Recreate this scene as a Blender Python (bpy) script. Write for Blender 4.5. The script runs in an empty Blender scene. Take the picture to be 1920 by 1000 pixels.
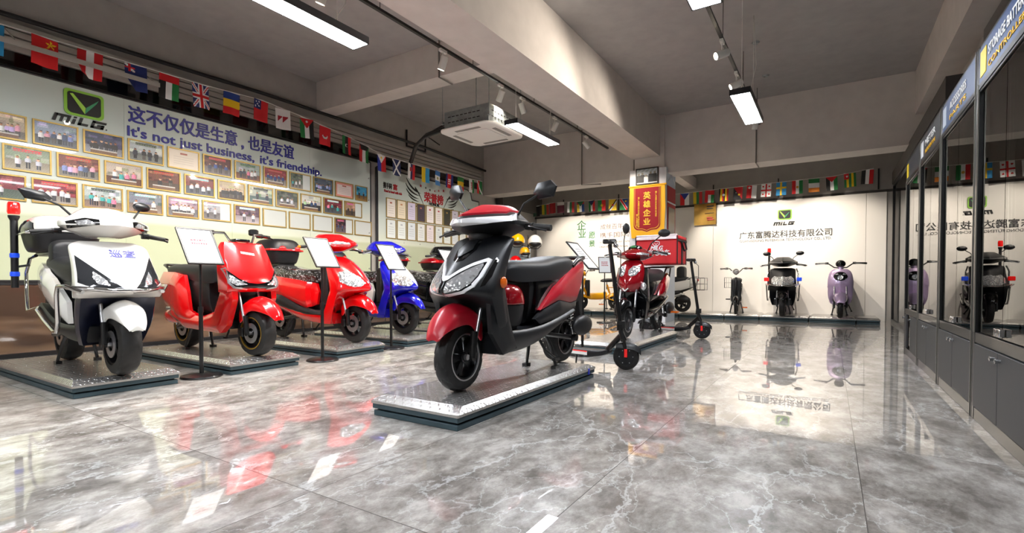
import bpy, bmesh, math, random
from mathutils import Vector as V, Matrix as M
from mathutils.bvhtree import BVHTree
PI = math.pi
S = bpy.context.scene
COL = S.collection
rad = math.radians

# ------------------------------------------------------------------ materials
MC = {}
def nodes(name):
    m = bpy.data.materials.new(name); m.use_nodes = True
    nt = m.node_tree; nt.nodes.clear()
    o = nt.nodes.new('ShaderNodeOutputMaterial'); b = nt.nodes.new('ShaderNodeBsdfPrincipled')
    nt.links.new(b.outputs[0], o.inputs[0])
    return m, nt, b, o
def lin(c):
    return tuple((x / 12.92 if x <= .04045 else ((x + .055) / 1.055) ** 2.4) for x in c)
def hexc(h):
    return lin(tuple(int(h[i:i + 2], 16) / 255 for i in (0, 2, 4)))
def setc(b, c): b.inputs['Base Color'].default_value = (*c, 1)
def mat(name, c, rough=.5, metal=0., coat=0., emit=0., var=0., bump=0., scale=20., spec=.5, ecol=None, coatr=.05, stretch=None):
    if name in MC: return MC[name]
    if isinstance(c, str): c = hexc(c)
    m, nt, b, o = nodes(name)
    setc(b, c); b.inputs['Roughness'].default_value = rough; b.inputs['Metallic'].default_value = metal
    b.inputs['Coat Weight'].default_value = coat; b.inputs['Coat Roughness'].default_value = coatr
    b.inputs['Specular IOR Level'].default_value = spec
    if emit:
        b.inputs['Emission Color'].default_value = (*(ecol or c), 1); b.inputs['Emission Strength'].default_value = emit
    if var or bump:
        tc = nt.nodes.new('ShaderNodeTexCoord'); n = nt.nodes.new('ShaderNodeTexNoise')
        mp = nt.nodes.new('ShaderNodeMapping'); nt.links.new(tc.outputs['Object'], mp.inputs[0])
        if stretch: mp.inputs['Scale'].default_value = stretch
        nt.links.new(mp.outputs[0], n.inputs['Vector'])
        n.inputs['Scale'].default_value = scale; n.inputs['Detail'].default_value = 4
        if var:
            r = nt.nodes.new('ShaderNodeValToRGB'); nt.links.new(n.outputs['Fac'], r.inputs[0])
            r.color_ramp.elements[0].position = .3; r.color_ramp.elements[1].position = .7
            r.color_ramp.elements[0].color = (*[x * (1 - var) for x in c], 1)
            r.color_ramp.elements[1].color = (*[min(1, x * (1 + var)) for x in c], 1)
            nt.links.new(r.outputs[0], b.inputs['Base Color'])
        if bump:
            bp = nt.nodes.new('ShaderNodeBump'); bp.inputs['Strength'].default_value = bump; bp.inputs['Distance'].default_value = .01
            nt.links.new(n.outputs['Fac'], bp.inputs['Height']); nt.links.new(bp.outputs[0], b.inputs['Normal'])
    MC[name] = m
    return m

mat('black_matte', '0e1014', .42, var=.1, spec=.5)
mat('black_gloss', '08090b', .12, coat=.6)
mat('black_plastic', '131315', .45, bump=.05, scale=200)
mat('black_metal', '0c0c0d', .35, metal=0., coat=.2)
mat('rubber', '121110', .62, bump=.08, scale=150)
mat('seat_leather', '17181b', .5, bump=.15, scale=260)
mat('red_matte', 'b21026', .36, coat=.15, coatr=.3)
mat('red_gloss', 'd8060c', .2, coat=1.)
mat('wine_gloss', '9c0616', .18, metal=.25, coat=1.)
mat('white_gloss', 'e4e2dc', .2, coat=.9)
mat('blue_gloss', '1414b4', .2, metal=.15, coat=1.)
mat('purple_gloss', 'c6aed0', .3, metal=.35, coat=.7)
mat('trim_white', 'f0f0f2', .25, coat=.6)
mat('chrome', 'd8d8d8', .09, metal=1.)
mat('silver', 'c6c6c8', .28, metal=.9)
mat('alloy', '4c4c4e', .3, metal=.8)
mat('dark_alloy', '16171a', .35, metal=.6)
mat('gold_metal', 'c8a24a', .3, metal=.8)
mat('orange_lens', 'e86a10', .2, coat=.6)
mat('red_lens', 'e01010', .2, coat=.8, emit=.25)
mat('beacon_red', 'ee1410', .2, coat=.8, emit=.5)
mat('beacon_blue', '1848d8', .2, coat=.8, emit=.4)
mat('yellow_paint', 'f0a80c', .3, coat=.5)
mat('yellow_gloss', 'f6b400', .18, coat=1.)
mat('navy_plastic', '10162c', .4, coat=.2)
mat('paper', 'eef0f0', .5, coat=.5)
mat('ink', '40404a', .6)
mat('ink_red', 'b02030', .6)
mat('white_plastic', 'ecebe6', .4)
mat('grey_paint', 'a3a09e', .75, var=.06, bump=.06, scale=6)
mat('beam_paint', 'cdc6c0', .75, var=.05, bump=.06, scale=5)
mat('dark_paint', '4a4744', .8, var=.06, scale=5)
mat('pipe_black', '18181a', .4)
mat('cladding_white', 'e2e4ea', .35, coat=.2)
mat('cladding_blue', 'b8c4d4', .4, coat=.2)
mat('back_panel', 'efebe4', .42, coat=.25, coatr=.25)
mat('lamp_body', '1b1c22', .4)
mat('white_cloth', 'eeeeee', .8)
mat('galvanised', '9aa0a0', .35, metal=.7, var=.15, scale=14)
mat('bag_red', 'c8141e', .55, bump=.1, scale=60)
mat('bag_trim', '16100f', .6)
mat('reflective_strip', 'e6d8d8', .3, metal=.4)
mat('banner_red', 'a00f1c', .75, bump=.3, scale=120)
mat('banner_gold', 'fbb90c', .6, bump=.3, scale=90)
mat('gold_thread', 'fcc830', .45)
mat('plaque_gold', 'c9a050', .28, metal=.75, var=.2, scale=5)
mat('frame_gold', 'a88d4c', .35, metal=.45, var=.1)
mat('frame_dark', '201410', .4)
mat('text_blue', '15158a', .4)
mat('text_black', '0c0c0c', .4)
mat('text_dark', '3a3a3a', .5)
mat('text_red', 'b01020', .5)
mat('text_green', '1f7a3a', .5)
mat('logo_green', '8cc63e', .35)
mat('logo_lime', 'a8dc50', .35)
mat('logo_teal', '3f9a6a', .35)
mat('cabinet_grey', '2e2f30', .5, var=.05)
mat('cabinet_inner', '26282a', .6)
mat('podium_teal', '33474e', .5, var=.15, scale=8)
mat('podium_core', '14181a', .7)
mat('tile_edge', '2c2a28', .6)
mat('header_blue', '22406e', .4)
mat('wood_red', '5a1c16', .5)
mat('pale_blue', 'a9bac6', .4)

def lens_mat():
    m, nt, b, o = nodes('headlight_lens')
    setc(b, (.8, .82, .85)); b.inputs['Metallic'].default_value = .75; b.inputs['Roughness'].default_value = .12
    b.inputs['Coat Weight'].default_value = 1
    tc = nt.nodes.new('ShaderNodeTexCoord'); v = nt.nodes.new('ShaderNodeTexVoronoi'); v.inputs['Scale'].default_value = 34
    nt.links.new(tc.outputs['Object'], v.inputs['Vector'])
    bp = nt.nodes.new('ShaderNodeBump'); bp.inputs['Strength'].default_value = .7; bp.inputs['Distance'].default_value = .012
    nt.links.new(v.outputs['Distance'], bp.inputs['Height']); nt.links.new(bp.outputs[0], b.inputs['Normal'])
    MC['headlight_lens'] = m
lens_mat()
mat('lens_dark', '2a2c30', .1, metal=.3, coat=1.)
def wrap_mat(name, c):
    m, nt, b, o = nodes(name)
    b.inputs['Roughness'].default_value = .16; b.inputs['Coat Weight'].default_value = 1
    tc = nt.nodes.new('ShaderNodeTexCoord'); n = nt.nodes.new('ShaderNodeTexNoise'); mp = nt.nodes.new('ShaderNodeMapping')
    mp.inputs['Scale'].default_value = (1, 1.6, 1.2); mp.inputs['Rotation'].default_value = (.3, .5, .6)
    nt.links.new(tc.outputs['Object'], mp.inputs[0]); nt.links.new(mp.outputs[0], n.inputs['Vector'])
    n.inputs['Scale'].default_value = 26; n.inputs['Detail'].default_value = 3; n.inputs['Distortion'].default_value = 1.6
    r = nt.nodes.new('ShaderNodeValToRGB'); r.color_ramp.elements[0].position = .52; r.color_ramp.elements[1].position = .68
    r.color_ramp.elements[0].color = (*hexc(c), 1); r.color_ramp.elements[1].color = (.36, .36, .36, 1)
    bp = nt.nodes.new('ShaderNodeBump'); bp.inputs['Strength'].default_value = 1.; bp.inputs['Distance'].default_value = .02
    nt.links.new(n.outputs['Fac'], r.inputs[0]); nt.links.new(r.outputs[0], b.inputs['Base Color'])
    nt.links.new(n.outputs['Fac'], bp.inputs['Height']); nt.links.new(bp.outputs[0], b.inputs['Normal'])
    MC[name] = m
wrap_mat('wrapped_seat', '1c1c1c')
def col_mat(name, rough, coat):
    m, nt, b, o = nodes(name)
    a = nt.nodes.new('ShaderNodeAttribute'); a.attribute_name = 'Col'
    nt.links.new(a.outputs['Color'], b.inputs['Base Color'])
    b.inputs['Roughness'].default_value = rough; b.inputs['Coat Weight'].default_value = coat
    MC[name] = m
col_mat('print', .35, .5); col_mat('flag_cloth', .7, .0)

class NG:
    """tiny wrapper for math node chains"""
    def __init__(s, nt): s.nt = nt
    def m(s, op, a, b=0., c=None):
        n = s.nt.nodes.new('ShaderNodeMath'); n.operation = op
        for i, x in enumerate((a, b) if c is None else (a, b, c)):
            if hasattr(x, 'links'): s.nt.links.new(x, n.inputs[i])
            else: n.inputs[i].default_value = x
        return n.outputs[0]
def plate_mat():
    m, nt, b, o = nodes('diamond_plate'); g = NG(nt)
    tc = nt.nodes.new('ShaderNodeTexCoord'); sp = nt.nodes.new('ShaderNodeSeparateXYZ'); nt.links.new(tc.outputs['Object'], sp.inputs[0])
    k = 30.
    # use x+z so that the sloping end carries the pattern as well
    xx = g.m('MULTIPLY', sp.outputs[0], k); yy = g.m('MULTIPLY', g.m('ADD', sp.outputs[1], 0.), k)
    ix = g.m('FLOOR', xx); iy = g.m('FLOOR', yy)
    u = g.m('SUBTRACT', g.m('FRACT', xx), .5); v = g.m('SUBTRACT', g.m('FRACT', yy), .5)
    par = g.m('MODULO', g.m('ABSOLUTE', g.m('ADD', ix, iy)), 2.)
    sg = g.m('SUBTRACT', g.m('MULTIPLY', par, 2.), 1.)
    p = g.m('MULTIPLY', g.m('ADD', u, g.m('MULTIPLY', sg, v)), .7071)
    q = g.m('MULTIPLY', g.m('SUBTRACT', u, g.m('MULTIPLY', sg, v)), .7071)
    d = g.m('ADD', g.m('POWER', g.m('ABSOLUTE', g.m('DIVIDE', p, .5)), 2.), g.m('POWER', g.m('ABSOLUTE', g.m('DIVIDE', q, .17)), 2.))
    h = g.m('MAXIMUM', g.m('SUBTRACT', 1., d), 0.); h = g.m('POWER', h, .6)
    bp = nt.nodes.new('ShaderNodeBump'); bp.inputs['Strength'].default_value = 1.; bp.inputs['Distance'].default_value = .004
    nt.links.new(h, bp.inputs['Height']); nt.links.new(bp.outputs[0], b.inputs['Normal'])
    n = nt.nodes.new('ShaderNodeTexNoise'); n.inputs['Scale'].default_value = 7; nt.links.new(tc.outputs['Object'], n.inputs['Vector'])
    r = nt.nodes.new('ShaderNodeValToRGB'); nt.links.new(n.outputs['Fac'], r.inputs[0])
    r.color_ramp.elements[0].color = (.46, .45, .44, 1); r.color_ramp.elements[1].color = (.72, .71, .69, 1)
    nt.links.new(r.outputs[0], b.inputs['Base Color'])
    b.inputs['Metallic'].default_value = .9; b.inputs['Roughness'].default_value = .27
    MC['diamond_plate'] = m
plate_mat()
def floor_mat():
    m, nt, b, o = nodes('marble_tiles'); g = NG(nt); L = nt.links.new
    tc = nt.nodes.new('ShaderNodeTexCoord'); sp = nt.nodes.new('ShaderNodeSeparateXYZ'); L(tc.outputs['Object'], sp.inputs[0])
    TX, TY = .868, 1.74
    fx = g.m('DIVIDE', g.m('ADD', sp.outputs[0], .76 + TX * 20), TX); fy = g.m('DIVIDE', g.m('ADD', sp.outputs[1], -1.165 + TY * 20), TY)
    # marble shifts from tile to tile
    off = nt.nodes.new('ShaderNodeCombineXYZ')
    L(g.m('MULTIPLY', g.m('FLOOR', fx), 3.17), off.inputs[0]); L(g.m('MULTIPLY', g.m('FLOOR', fy), 5.31), off.inputs[1])
    ad = nt.nodes.new('ShaderNodeVectorMath'); ad.operation = 'ADD'; L(tc.outputs['Object'], ad.inputs[0]); L(off.outputs[0], ad.inputs[1])
    mp = nt.nodes.new('ShaderNodeMapping'); mp.inputs['Scale'].default_value = (1.25, .8, 1); mp.inputs['Rotation'].default_value = (0, 0, .5); L(ad.outputs[0], mp.inputs[0])
    n1 = nt.nodes.new('ShaderNodeTexNoise'); n1.inputs['Scale'].default_value = 4.6; n1.inputs['Detail'].default_value = 10; n1.inputs['Roughness'].default_value = .74; n1.inputs['Distortion'].default_value = .15
    L(mp.outputs[0], n1.inputs['Vector'])
    r1 = nt.nodes.new('ShaderNodeValToRGB'); e = r1.color_ramp.elements
    e[0].position = .38; e[0].color = (*hexc('6e6862'), 1); e[1].position = .62; e[1].color = (*hexc('c0bbb5'), 1)
    x = r1.color_ramp.elements.new(.5); x.color = (*hexc('98928c'), 1)
    L(n1.outputs['Fac'], r1.inputs[0])
    nd = nt.nodes.new('ShaderNodeTexNoise'); nd.inputs['Scale'].default_value = 2.6; nd.inputs['Detail'].default_value = 7; nd.inputs['Roughness'].default_value = .62
    L(mp.outputs[0], nd.inputs['Vector'])
    sc = nt.nodes.new('ShaderNodeVectorMath'); sc.operation = 'MULTIPLY_ADD'; L(nd.outputs['Color'], sc.inputs[0]); sc.inputs[1].default_value = (.55, .55, .55); L(mp.outputs[0], sc.inputs[2])
    def vein(scale, wid):
        n = nt.nodes.new('ShaderNodeTexVoronoi'); n.feature = 'DISTANCE_TO_EDGE'; n.inputs['Scale'].default_value = scale
        L(sc.outputs[0], n.inputs['Vector'])
        return g.m('POWER', g.m('MAXIMUM', g.m('SUBTRACT', 1., g.m('DIVIDE', n.outputs['Distance'], wid)), 0.), 1.5)
    v1 = vein(1.15, .015); v2 = vein(3.6, .022)
    n3 = nt.nodes.new('ShaderNodeTexNoise'); n3.inputs['Scale'].default_value = 1.4; L(mp.outputs[0], n3.inputs['Vector'])
    msk = g.m('MULTIPLY', g.m('MAXIMUM', g.m('SUBTRACT', n3.outputs['Fac'], .38), 0.), 4.)
    vv = g.m('MINIMUM', g.m('MULTIPLY', g.m('ADD', v1, g.m('MULTIPLY', v2, .7)), msk), .45)
    mx = nt.nodes.new('ShaderNodeMix'); mx.data_type = 'RGBA'; L(vv, mx.inputs[0]); L(r1.outputs[0], mx.inputs[6]); mx.inputs[7].default_value = (*hexc('e6e8e8'), 1)
    # joints
    def joint(f, t):
        fr = g.m('FRACT', f); dd = g.m('MULTIPLY', g.m('MINIMUM', fr, g.m('SUBTRACT', 1., fr)), t)
        return g.m('LESS_THAN', dd, .0016)
    j = g.m('MAXIMUM', joint(fx, TX), joint(fy, TY))
    mj = nt.nodes.new('ShaderNodeMix'); mj.data_type = 'RGBA'; L(j, mj.inputs[0]); L(mx.outputs[2], mj.inputs[6]); mj.inputs[7].default_value = (*hexc('45403c'), 1)
    L(mj.outputs[2], b.inputs['Base Color'])
    b.inputs['Roughness'].default_value = .35; b.inputs['Specular IOR Level'].default_value = .25
    b.inputs['Coat Weight'].default_value = 1.; b.inputs['Coat Roughness'].default_value = .0; b.inputs['Coat IOR'].default_value = 1.62
    nw = nt.nodes.new('ShaderNodeTexNoise'); nw.inputs['Scale'].default_value = 1.1; L(tc.outputs['Object'], nw.inputs['Vector'])
    bp = nt.nodes.new('ShaderNodeBump'); bp.inputs['Strength'].default_value = .02; bp.inputs['Distance'].default_value = .05
    L(nw.outputs['Fac'], bp.inputs['Height']); L(bp.outputs[0], b.inputs['Normal']); L(bp.outputs[0], b.inputs['Coat Normal'])
    MC['marble_tiles'] = m
floor_mat()
def glass_mat(name, tint, ior, rough=.0, minr=0.):
    m = bpy.data.materials.new(name); m.use_nodes = True; nt = m.node_tree; nt.nodes.clear()
    o = nt.nodes.new('ShaderNodeOutputMaterial'); t = nt.nodes.new('ShaderNodeBsdfTransparent'); gl = nt.nodes.new('ShaderNodeBsdfGlossy')
    mx = nt.nodes.new('ShaderNodeMixShader'); f = nt.nodes.new('ShaderNodeFresnel')
    t.inputs[0].default_value = (*tint, 1); gl.inputs['Roughness'].default_value = rough; f.inputs['IOR'].default_value = ior
    g = NG(nt)
    nt.links.new(g.m('MAXIMUM', f.outputs[0], minr), mx.inputs[0])
    nt.links.new(t.outputs[0], mx.inputs[1]); nt.links.new(gl.outputs[0], mx.inputs[2]); nt.links.new(mx.outputs[0], o.inputs[0])
    MC[name] = m
glass_mat('cabinet_glass', (.6, .68, .64), 2.8)
glass_mat('wall_glass', (.72, .82, .8), 1.8)
glass_mat('dark_glass', (.10, .12, .11), 1.7)
def board_mat():
    # pale grey-green back-painted glass, greener towards the lower third
    m, nt, b, o = nodes('board_glass'); g = NG(nt); L = nt.links.new
    tc = nt.nodes.new('ShaderNodeTexCoord'); geo = nt.nodes.new('ShaderNodeNewGeometry'); sp = nt.nodes.new('ShaderNodeSeparateXYZ'); L(geo.outputs['Position'], sp.inputs[0])
    n = nt.nodes.new('ShaderNodeTexNoise'); n.inputs['Scale'].default_value = .5; L(tc.outputs['Object'], n.inputs['Vector'])
    zz = g.m('ADD', sp.outputs[2], g.m('MULTIPLY', g.m('SUBTRACT', n.outputs['Fac'], .5), .12))
    r = nt.nodes.new('ShaderNodeValToRGB'); e = r.color_ramp.elements
    e[0].position = .575; e[0].color = (*hexc('bbc3a4'), 1); e[1].position = .59; e[1].color = (*hexc('d3d9c6'), 1)
    x = e.new(.70); x.color = (*hexc('ccd6cf'), 1); x = e.new(1.); x.color = (*hexc('c6d2cc'), 1)
    L(g.m('DIVIDE', zz, 2.6), r.inputs[0]); L(r.outputs[0], b.inputs['Base Color'])
    b.inputs['Roughness'].default_value = .35; b.inputs['Coat Weight'].default_value = 1.; b.inputs['Coat Roughness'].default_value = .01; b.inputs['Coat IOR'].default_value = 1.5
    MC['board_glass'] = m
board_mat()
def brown_mat():
    m, nt, b, o = nodes('brown_glass'); L = nt.links.new
    tc = nt.nodes.new('ShaderNodeTexCoord'); n = nt.nodes.new('ShaderNodeTexNoise'); mp = nt.nodes.new('ShaderNodeMapping'); mp.inputs['Scale'].default_value = (1, .35, 1.6)
    L(tc.outputs['Object'], mp.inputs[0]); L(mp.outputs[0], n.inputs['Vector']); n.inputs['Scale'].default_value = 3
    r = nt.nodes.new('ShaderNodeValToRGB'); e = r.color_ramp.elements; e[0].position = .4; e[0].color = (*hexc('4a3a30'), 1); e[1].position = .62; e[1].color = (*hexc('7c6450'), 1)
    L(n.outputs['Fac'], r.inputs[0]); L(r.outputs[0], b.inputs['Base Color'])
    b.inputs['Roughness'].default_value = .1; b.inputs['Coat Weight'].default_value = 1.; b.inputs['Coat Roughness'].default_value = .02
    MC['brown_glass'] = m
brown_mat()

# ------------------------------------------------------------------ mesh helpers
class B:
    def __init__(s): s.v = []; s.f = []; s.mi = []; s.k = 0
    def _add(s, vs, fs):
        o = len(s.v); s.v += [tuple(x) for x in vs]; s.f += [tuple(i + o for i in f) for f in fs]; s.mi += [s.k] * len(fs); return s
    def box(s, a, b, rot=None):
        x0, y0, z0 = a; x1, y1, z1 = b
        p = [V(q) for q in ((x0, y0, z0), (x1, y0, z0), (x1, y1, z0), (x0, y1, z0), (x0, y0, z1), (x1, y0, z1), (x1, y1, z1), (x0, y1, z1))]
        if rot:
            c = (V(a) + V(b)) / 2; p = [rot @ (q - c) + c for q in p]
        return s._add(p, [(0, 3, 2, 1), (4, 5, 6, 7), (0, 1, 5, 4), (1, 2, 6, 5), (2, 3, 7, 6), (3, 0, 4, 7)])
    def tube(s, path, r, n=10, cap=True, closed=False):
        P = [V(p) for p in path]; rs = r if isinstance(r, (list, tuple)) else [r] * len(P)
        vs = []; up = V((0, 0, 1)); prev = None
        for i, p in enumerate(P):
            if closed: d = P[(i + 1) % len(P)] - P[i - 1]
            else: d = (P[min(i + 1, len(P) - 1)] - P[max(i - 1, 0)])
            d.normalize()
            if prev is None:
                a = d.orthogonal().normalized()
                if abs(d.z) < .9: a = d.cross(up).normalized()
            else: a = (prev - d * prev.dot(d)).normalized()
            prev = a; b = d.cross(a)
            for k in range(n):
                t = 2 * PI * k / n; vs.append(p + (a * math.cos(t) + b * math.sin(t)) * rs[i])
        fs = []; m = len(P)
        for i in range(m if closed else m - 1):
            for k in range(n):
                i2 = (i + 1) % m; fs.append((i * n + k, i * n + (k + 1) % n, i2 * n + (k + 1) % n, i2 * n + k))
        if cap and not closed: fs += [tuple(range(n - 1, -1, -1)), tuple((m - 1) * n + k for k in range(n))]
        return s._add(vs, fs)
    def lathe(s, prof, c=(0, 0, 0), axis='y', n=32, closed=False):
        """prof: (radius, along)"""
        vs = []
        for (r, h) in prof:
            for k in range(n):
                t = 2 * PI * k / n; a, b = r * math.cos(t), r * math.sin(t)
                q = {'y': (a, h, b), 'z': (a, b, h), 'x': (h, a, b)}[axis]
                vs.append((c[0] + q[0], c[1] + q[1], c[2] + q[2]))
        fs = []; m = len(prof)
        for i in range(m if closed else m - 1):
            for k in range(n):
                i2 = (i + 1) % m; fs.append((i * n + k, i * n + (k + 1) % n, i2 * n + (k + 1) % n, i2 * n + k))
        if not closed: fs += [tuple(range(n - 1, -1, -1)), tuple((m - 1) * n + k for k in range(n))]
        return s._add(vs, fs)
    def prism(s, poly, t0, t1, axis='y'):
        n = len(poly)
        def q(a, b, t): return {'y': (a, t, b), 'z': (a, b, t), 'x': (t, a, b)}[axis]
        vs = [q(a, b, t0) for a, b in poly] + [q(a, b, t1) for a, b in poly]
        fs = [tuple(range(n - 1, -1, -1)), tuple(range(n, 2 * n))] + [(i, (i + 1) % n, n + (i + 1) % n, n + i) for i in range(n)]
        return s._add(vs, fs)
    def ell(s, c, r, n=16, m=10, z0=-1., z1=1.):
        vs = []
        for i in range(m + 1):
            a = math.asin(max(-1, min(1, z0 + (z1 - z0) * 0))) if 0 else None
            ph = math.asin(z0) + (math.asin(z1) - math.asin(z0)) * i / m
            for k in range(n):
                t = 2 * PI * k / n; vs.append((c[0] + r[0] * math.cos(ph) * math.cos(t), c[1] + r[1] * math.cos(ph) * math.sin(t), c[2] + r[2] * math.sin(ph)))
        fs = [(i * n + k, i * n + (k + 1) % n, (i + 1) * n + (k + 1) % n, (i + 1) * n + k) for i in range(m) for k in range(n)]
        fs += [tuple(range(n - 1, -1, -1)), tuple(m * n + k for k in range(n))]
        return s._add(vs, fs)
    def xf(s, mtx, start=0):
        s.v[start:] = [tuple(mtx @ V(q)) for q in s.v[start:]]; return s
    def mesh(s, name, mats, smooth=40):
        me = bpy.data.meshes.new(name); me.from_pydata(s.v, [], s.f)
        mats = mats if isinstance(mats, (list, tuple)) else [mats]
        for x in mats: me.materials.append(MC[x] if isinstance(x, str) else x)
        if len(mats) > 1: me.polygons.foreach_set('material_index', s.mi)
        me.validate(); fix(me, smooth)
        return me
    def build(s, name, mats, parent=None, smooth=40, bevel=0., seg=2):
        me = s.mesh(name, mats, smooth); o = link(name, me, parent)
        if bevel:
            bv = o.modifiers.new('Bevel', 'BEVEL'); bv.width = bevel; bv.segments = seg; bv.limit_method = 'ANGLE'; bv.angle_limit = rad(40)
            o.data = bake(o); o.modifiers.clear()
        return o
def fix(me, smooth):
    bm = bmesh.new(); bm.from_mesh(me)
    bmesh.ops.remove_doubles(bm, verts=bm.verts, dist=1e-5)
    bmesh.ops.recalc_face_normals(bm, faces=bm.faces); bm.to_mesh(me); bm.free()
    if smooth: me.polygons.foreach_set('use_smooth', [True] * len(me.polygons)); me.set_sharp_from_angle(angle=rad(smooth))
def link(name, data, parent=None):
    o = bpy.data.objects.new(name, data); COL.objects.link(o)
    if parent: o.parent = parent
    return o
def bake(o):
    """mesh of o with its modifiers applied"""
    dg = bpy.context.evaluated_depsgraph_get(); return bpy.data.meshes.new_from_object(o.evaluated_get(dg))
def empty(name, loc, label, cat, rz=0, group=None):
    o = link(name, None); o.location = loc; o.rotation_euler = (0, 0, rz); o.empty_display_size = .1
    return tag(o, label, cat, group)
def tag(o, label, cat, group=None, kind=None):
    o['label'] = label; o['category'] = cat
    if group: o['group'] = group
    if kind: o['kind'] = kind
    return o
def struct(o, label=None, cat=None):
    o['kind'] = 'structure'
    if label: o['label'] = label; o['category'] = cat
    return o
def copy_tree(o, parent=None):
    c = o.copy(); COL.objects.link(c); c.parent = parent
    for ch in [x for x in bpy.data.objects if x.parent == o]: copy_tree(ch, c)
    return c

def body(name, root, mt, rings, axis='z', lvl=2, crease=(), ends=.9, smooth=50, creases_rings=()):
    """lofted skin. rings: (t, [(a, b), ...]) half contour from centre front/top to centre back/bottom, mirrored across y=0"""
    full = []
    for t, half in rings:
        if axis == 'z':
            pts = [(x, y, t) for x, y in half]
            mir = [(x, -y, t) for x, y in half[1:-1]][::-1]
        else:
            pts = [(t, y, z) for y, z in half]
            mir = [(t, -y, z) for y, z in half[1:-1]][::-1]
        full.append(pts + mir)
    n = len(full[0]); vs = [p for r in full for p in r]; m = len(full)
    fs = [(i * n + k, i * n + (k + 1) % n, (i + 1) * n + (k + 1) % n, (i + 1) * n + k) for i in range(m - 1) for k in range(n)]
    fs += [tuple(range(n - 1, -1, -1)), tuple((m - 1) * n + k for k in range(n))]
    return subsurf(name, root, mt, vs, fs, n, m, lvl, crease, ends, smooth, creases_rings)
def subsurf(name, root, mt, vs, fs, n, m, lvl=2, crease=(), ends=.9, smooth=50, crings=()):
    me = bpy.data.meshes.new(name); me.from_pydata(vs, [], fs)
    h = n // 2
    cs = set()
    for c in crease: cs.add(c % n); cs.add((n - c) % n)
    bm = bmesh.new(); bm.from_mesh(me); lay = bm.edges.layers.float.new('crease_edge')
    for e in bm.edges:
        a, b = sorted(v.index for v in e.verts); ra, rb = a // n, b // n
        if ra == rb and ra in (0, m - 1): e[lay] = ends
        elif ra == rb and ra in crings: e[lay] = .8
        elif ra != rb and a % n == b % n and (a % n) in cs: e[lay] = .85
    bmesh.ops.recalc_face_normals(bm, faces=bm.faces)
    bm.to_mesh(me); bm.free()
    me.materials.append(MC[mt])
    o = link(name, me, root)
    if lvl:
        md = o.modifiers.new('Subdivision', 'SUBSURF'); md.levels = lvl; md.render_levels = lvl
        o.data = bake(o); o.modifiers.clear()
    me = o.data; me.polygons.foreach_set('use_smooth', [True] * len(me.polygons)); me.set_sharp_from_angle(angle=rad(smooth))
    return o

def grid_poly(poly, g):
    """flat triangulated polygon in 2D cut by a grid; returns verts, faces"""
    bm = bmesh.new(); vs = [bm.verts.new((a, b, 0)) for a, b in poly]; bm.faces.new(vs)
    xs = [p[0] for p in poly]; ys = [p[1] for p in poly]
    for lo, hi, ax in ((min(xs), max(xs), 0), (min(ys), max(ys), 1)):
        k = int((hi - lo) / g)
        for i in range(1, k + 1):
            c = [0, 0, 0]; c[ax] = lo + (hi - lo) * i / (k + 1); nn = [0, 0, 0]; nn[ax] = 1
            bmesh.ops.bisect_plane(bm, geom=bm.verts[:] + bm.edges[:] + bm.faces[:], plane_co=c, plane_no=nn)
    bmesh.ops.triangulate(bm, faces=[f for f in bm.faces if len(f.verts) > 4])
    bm.verts.index_update()
    v = [(q.co.x, q.co.y) for q in bm.verts]; f = [tuple(q.index for q in fc.verts) for fc in bm.faces]
    edge = {q.index for q in bm.verts if q.is_boundary}
    be = [(e.verts[0].index, e.verts[1].index) for e in bm.edges if e.is_boundary]
    bm.free(); return v, f, edge, be
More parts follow.
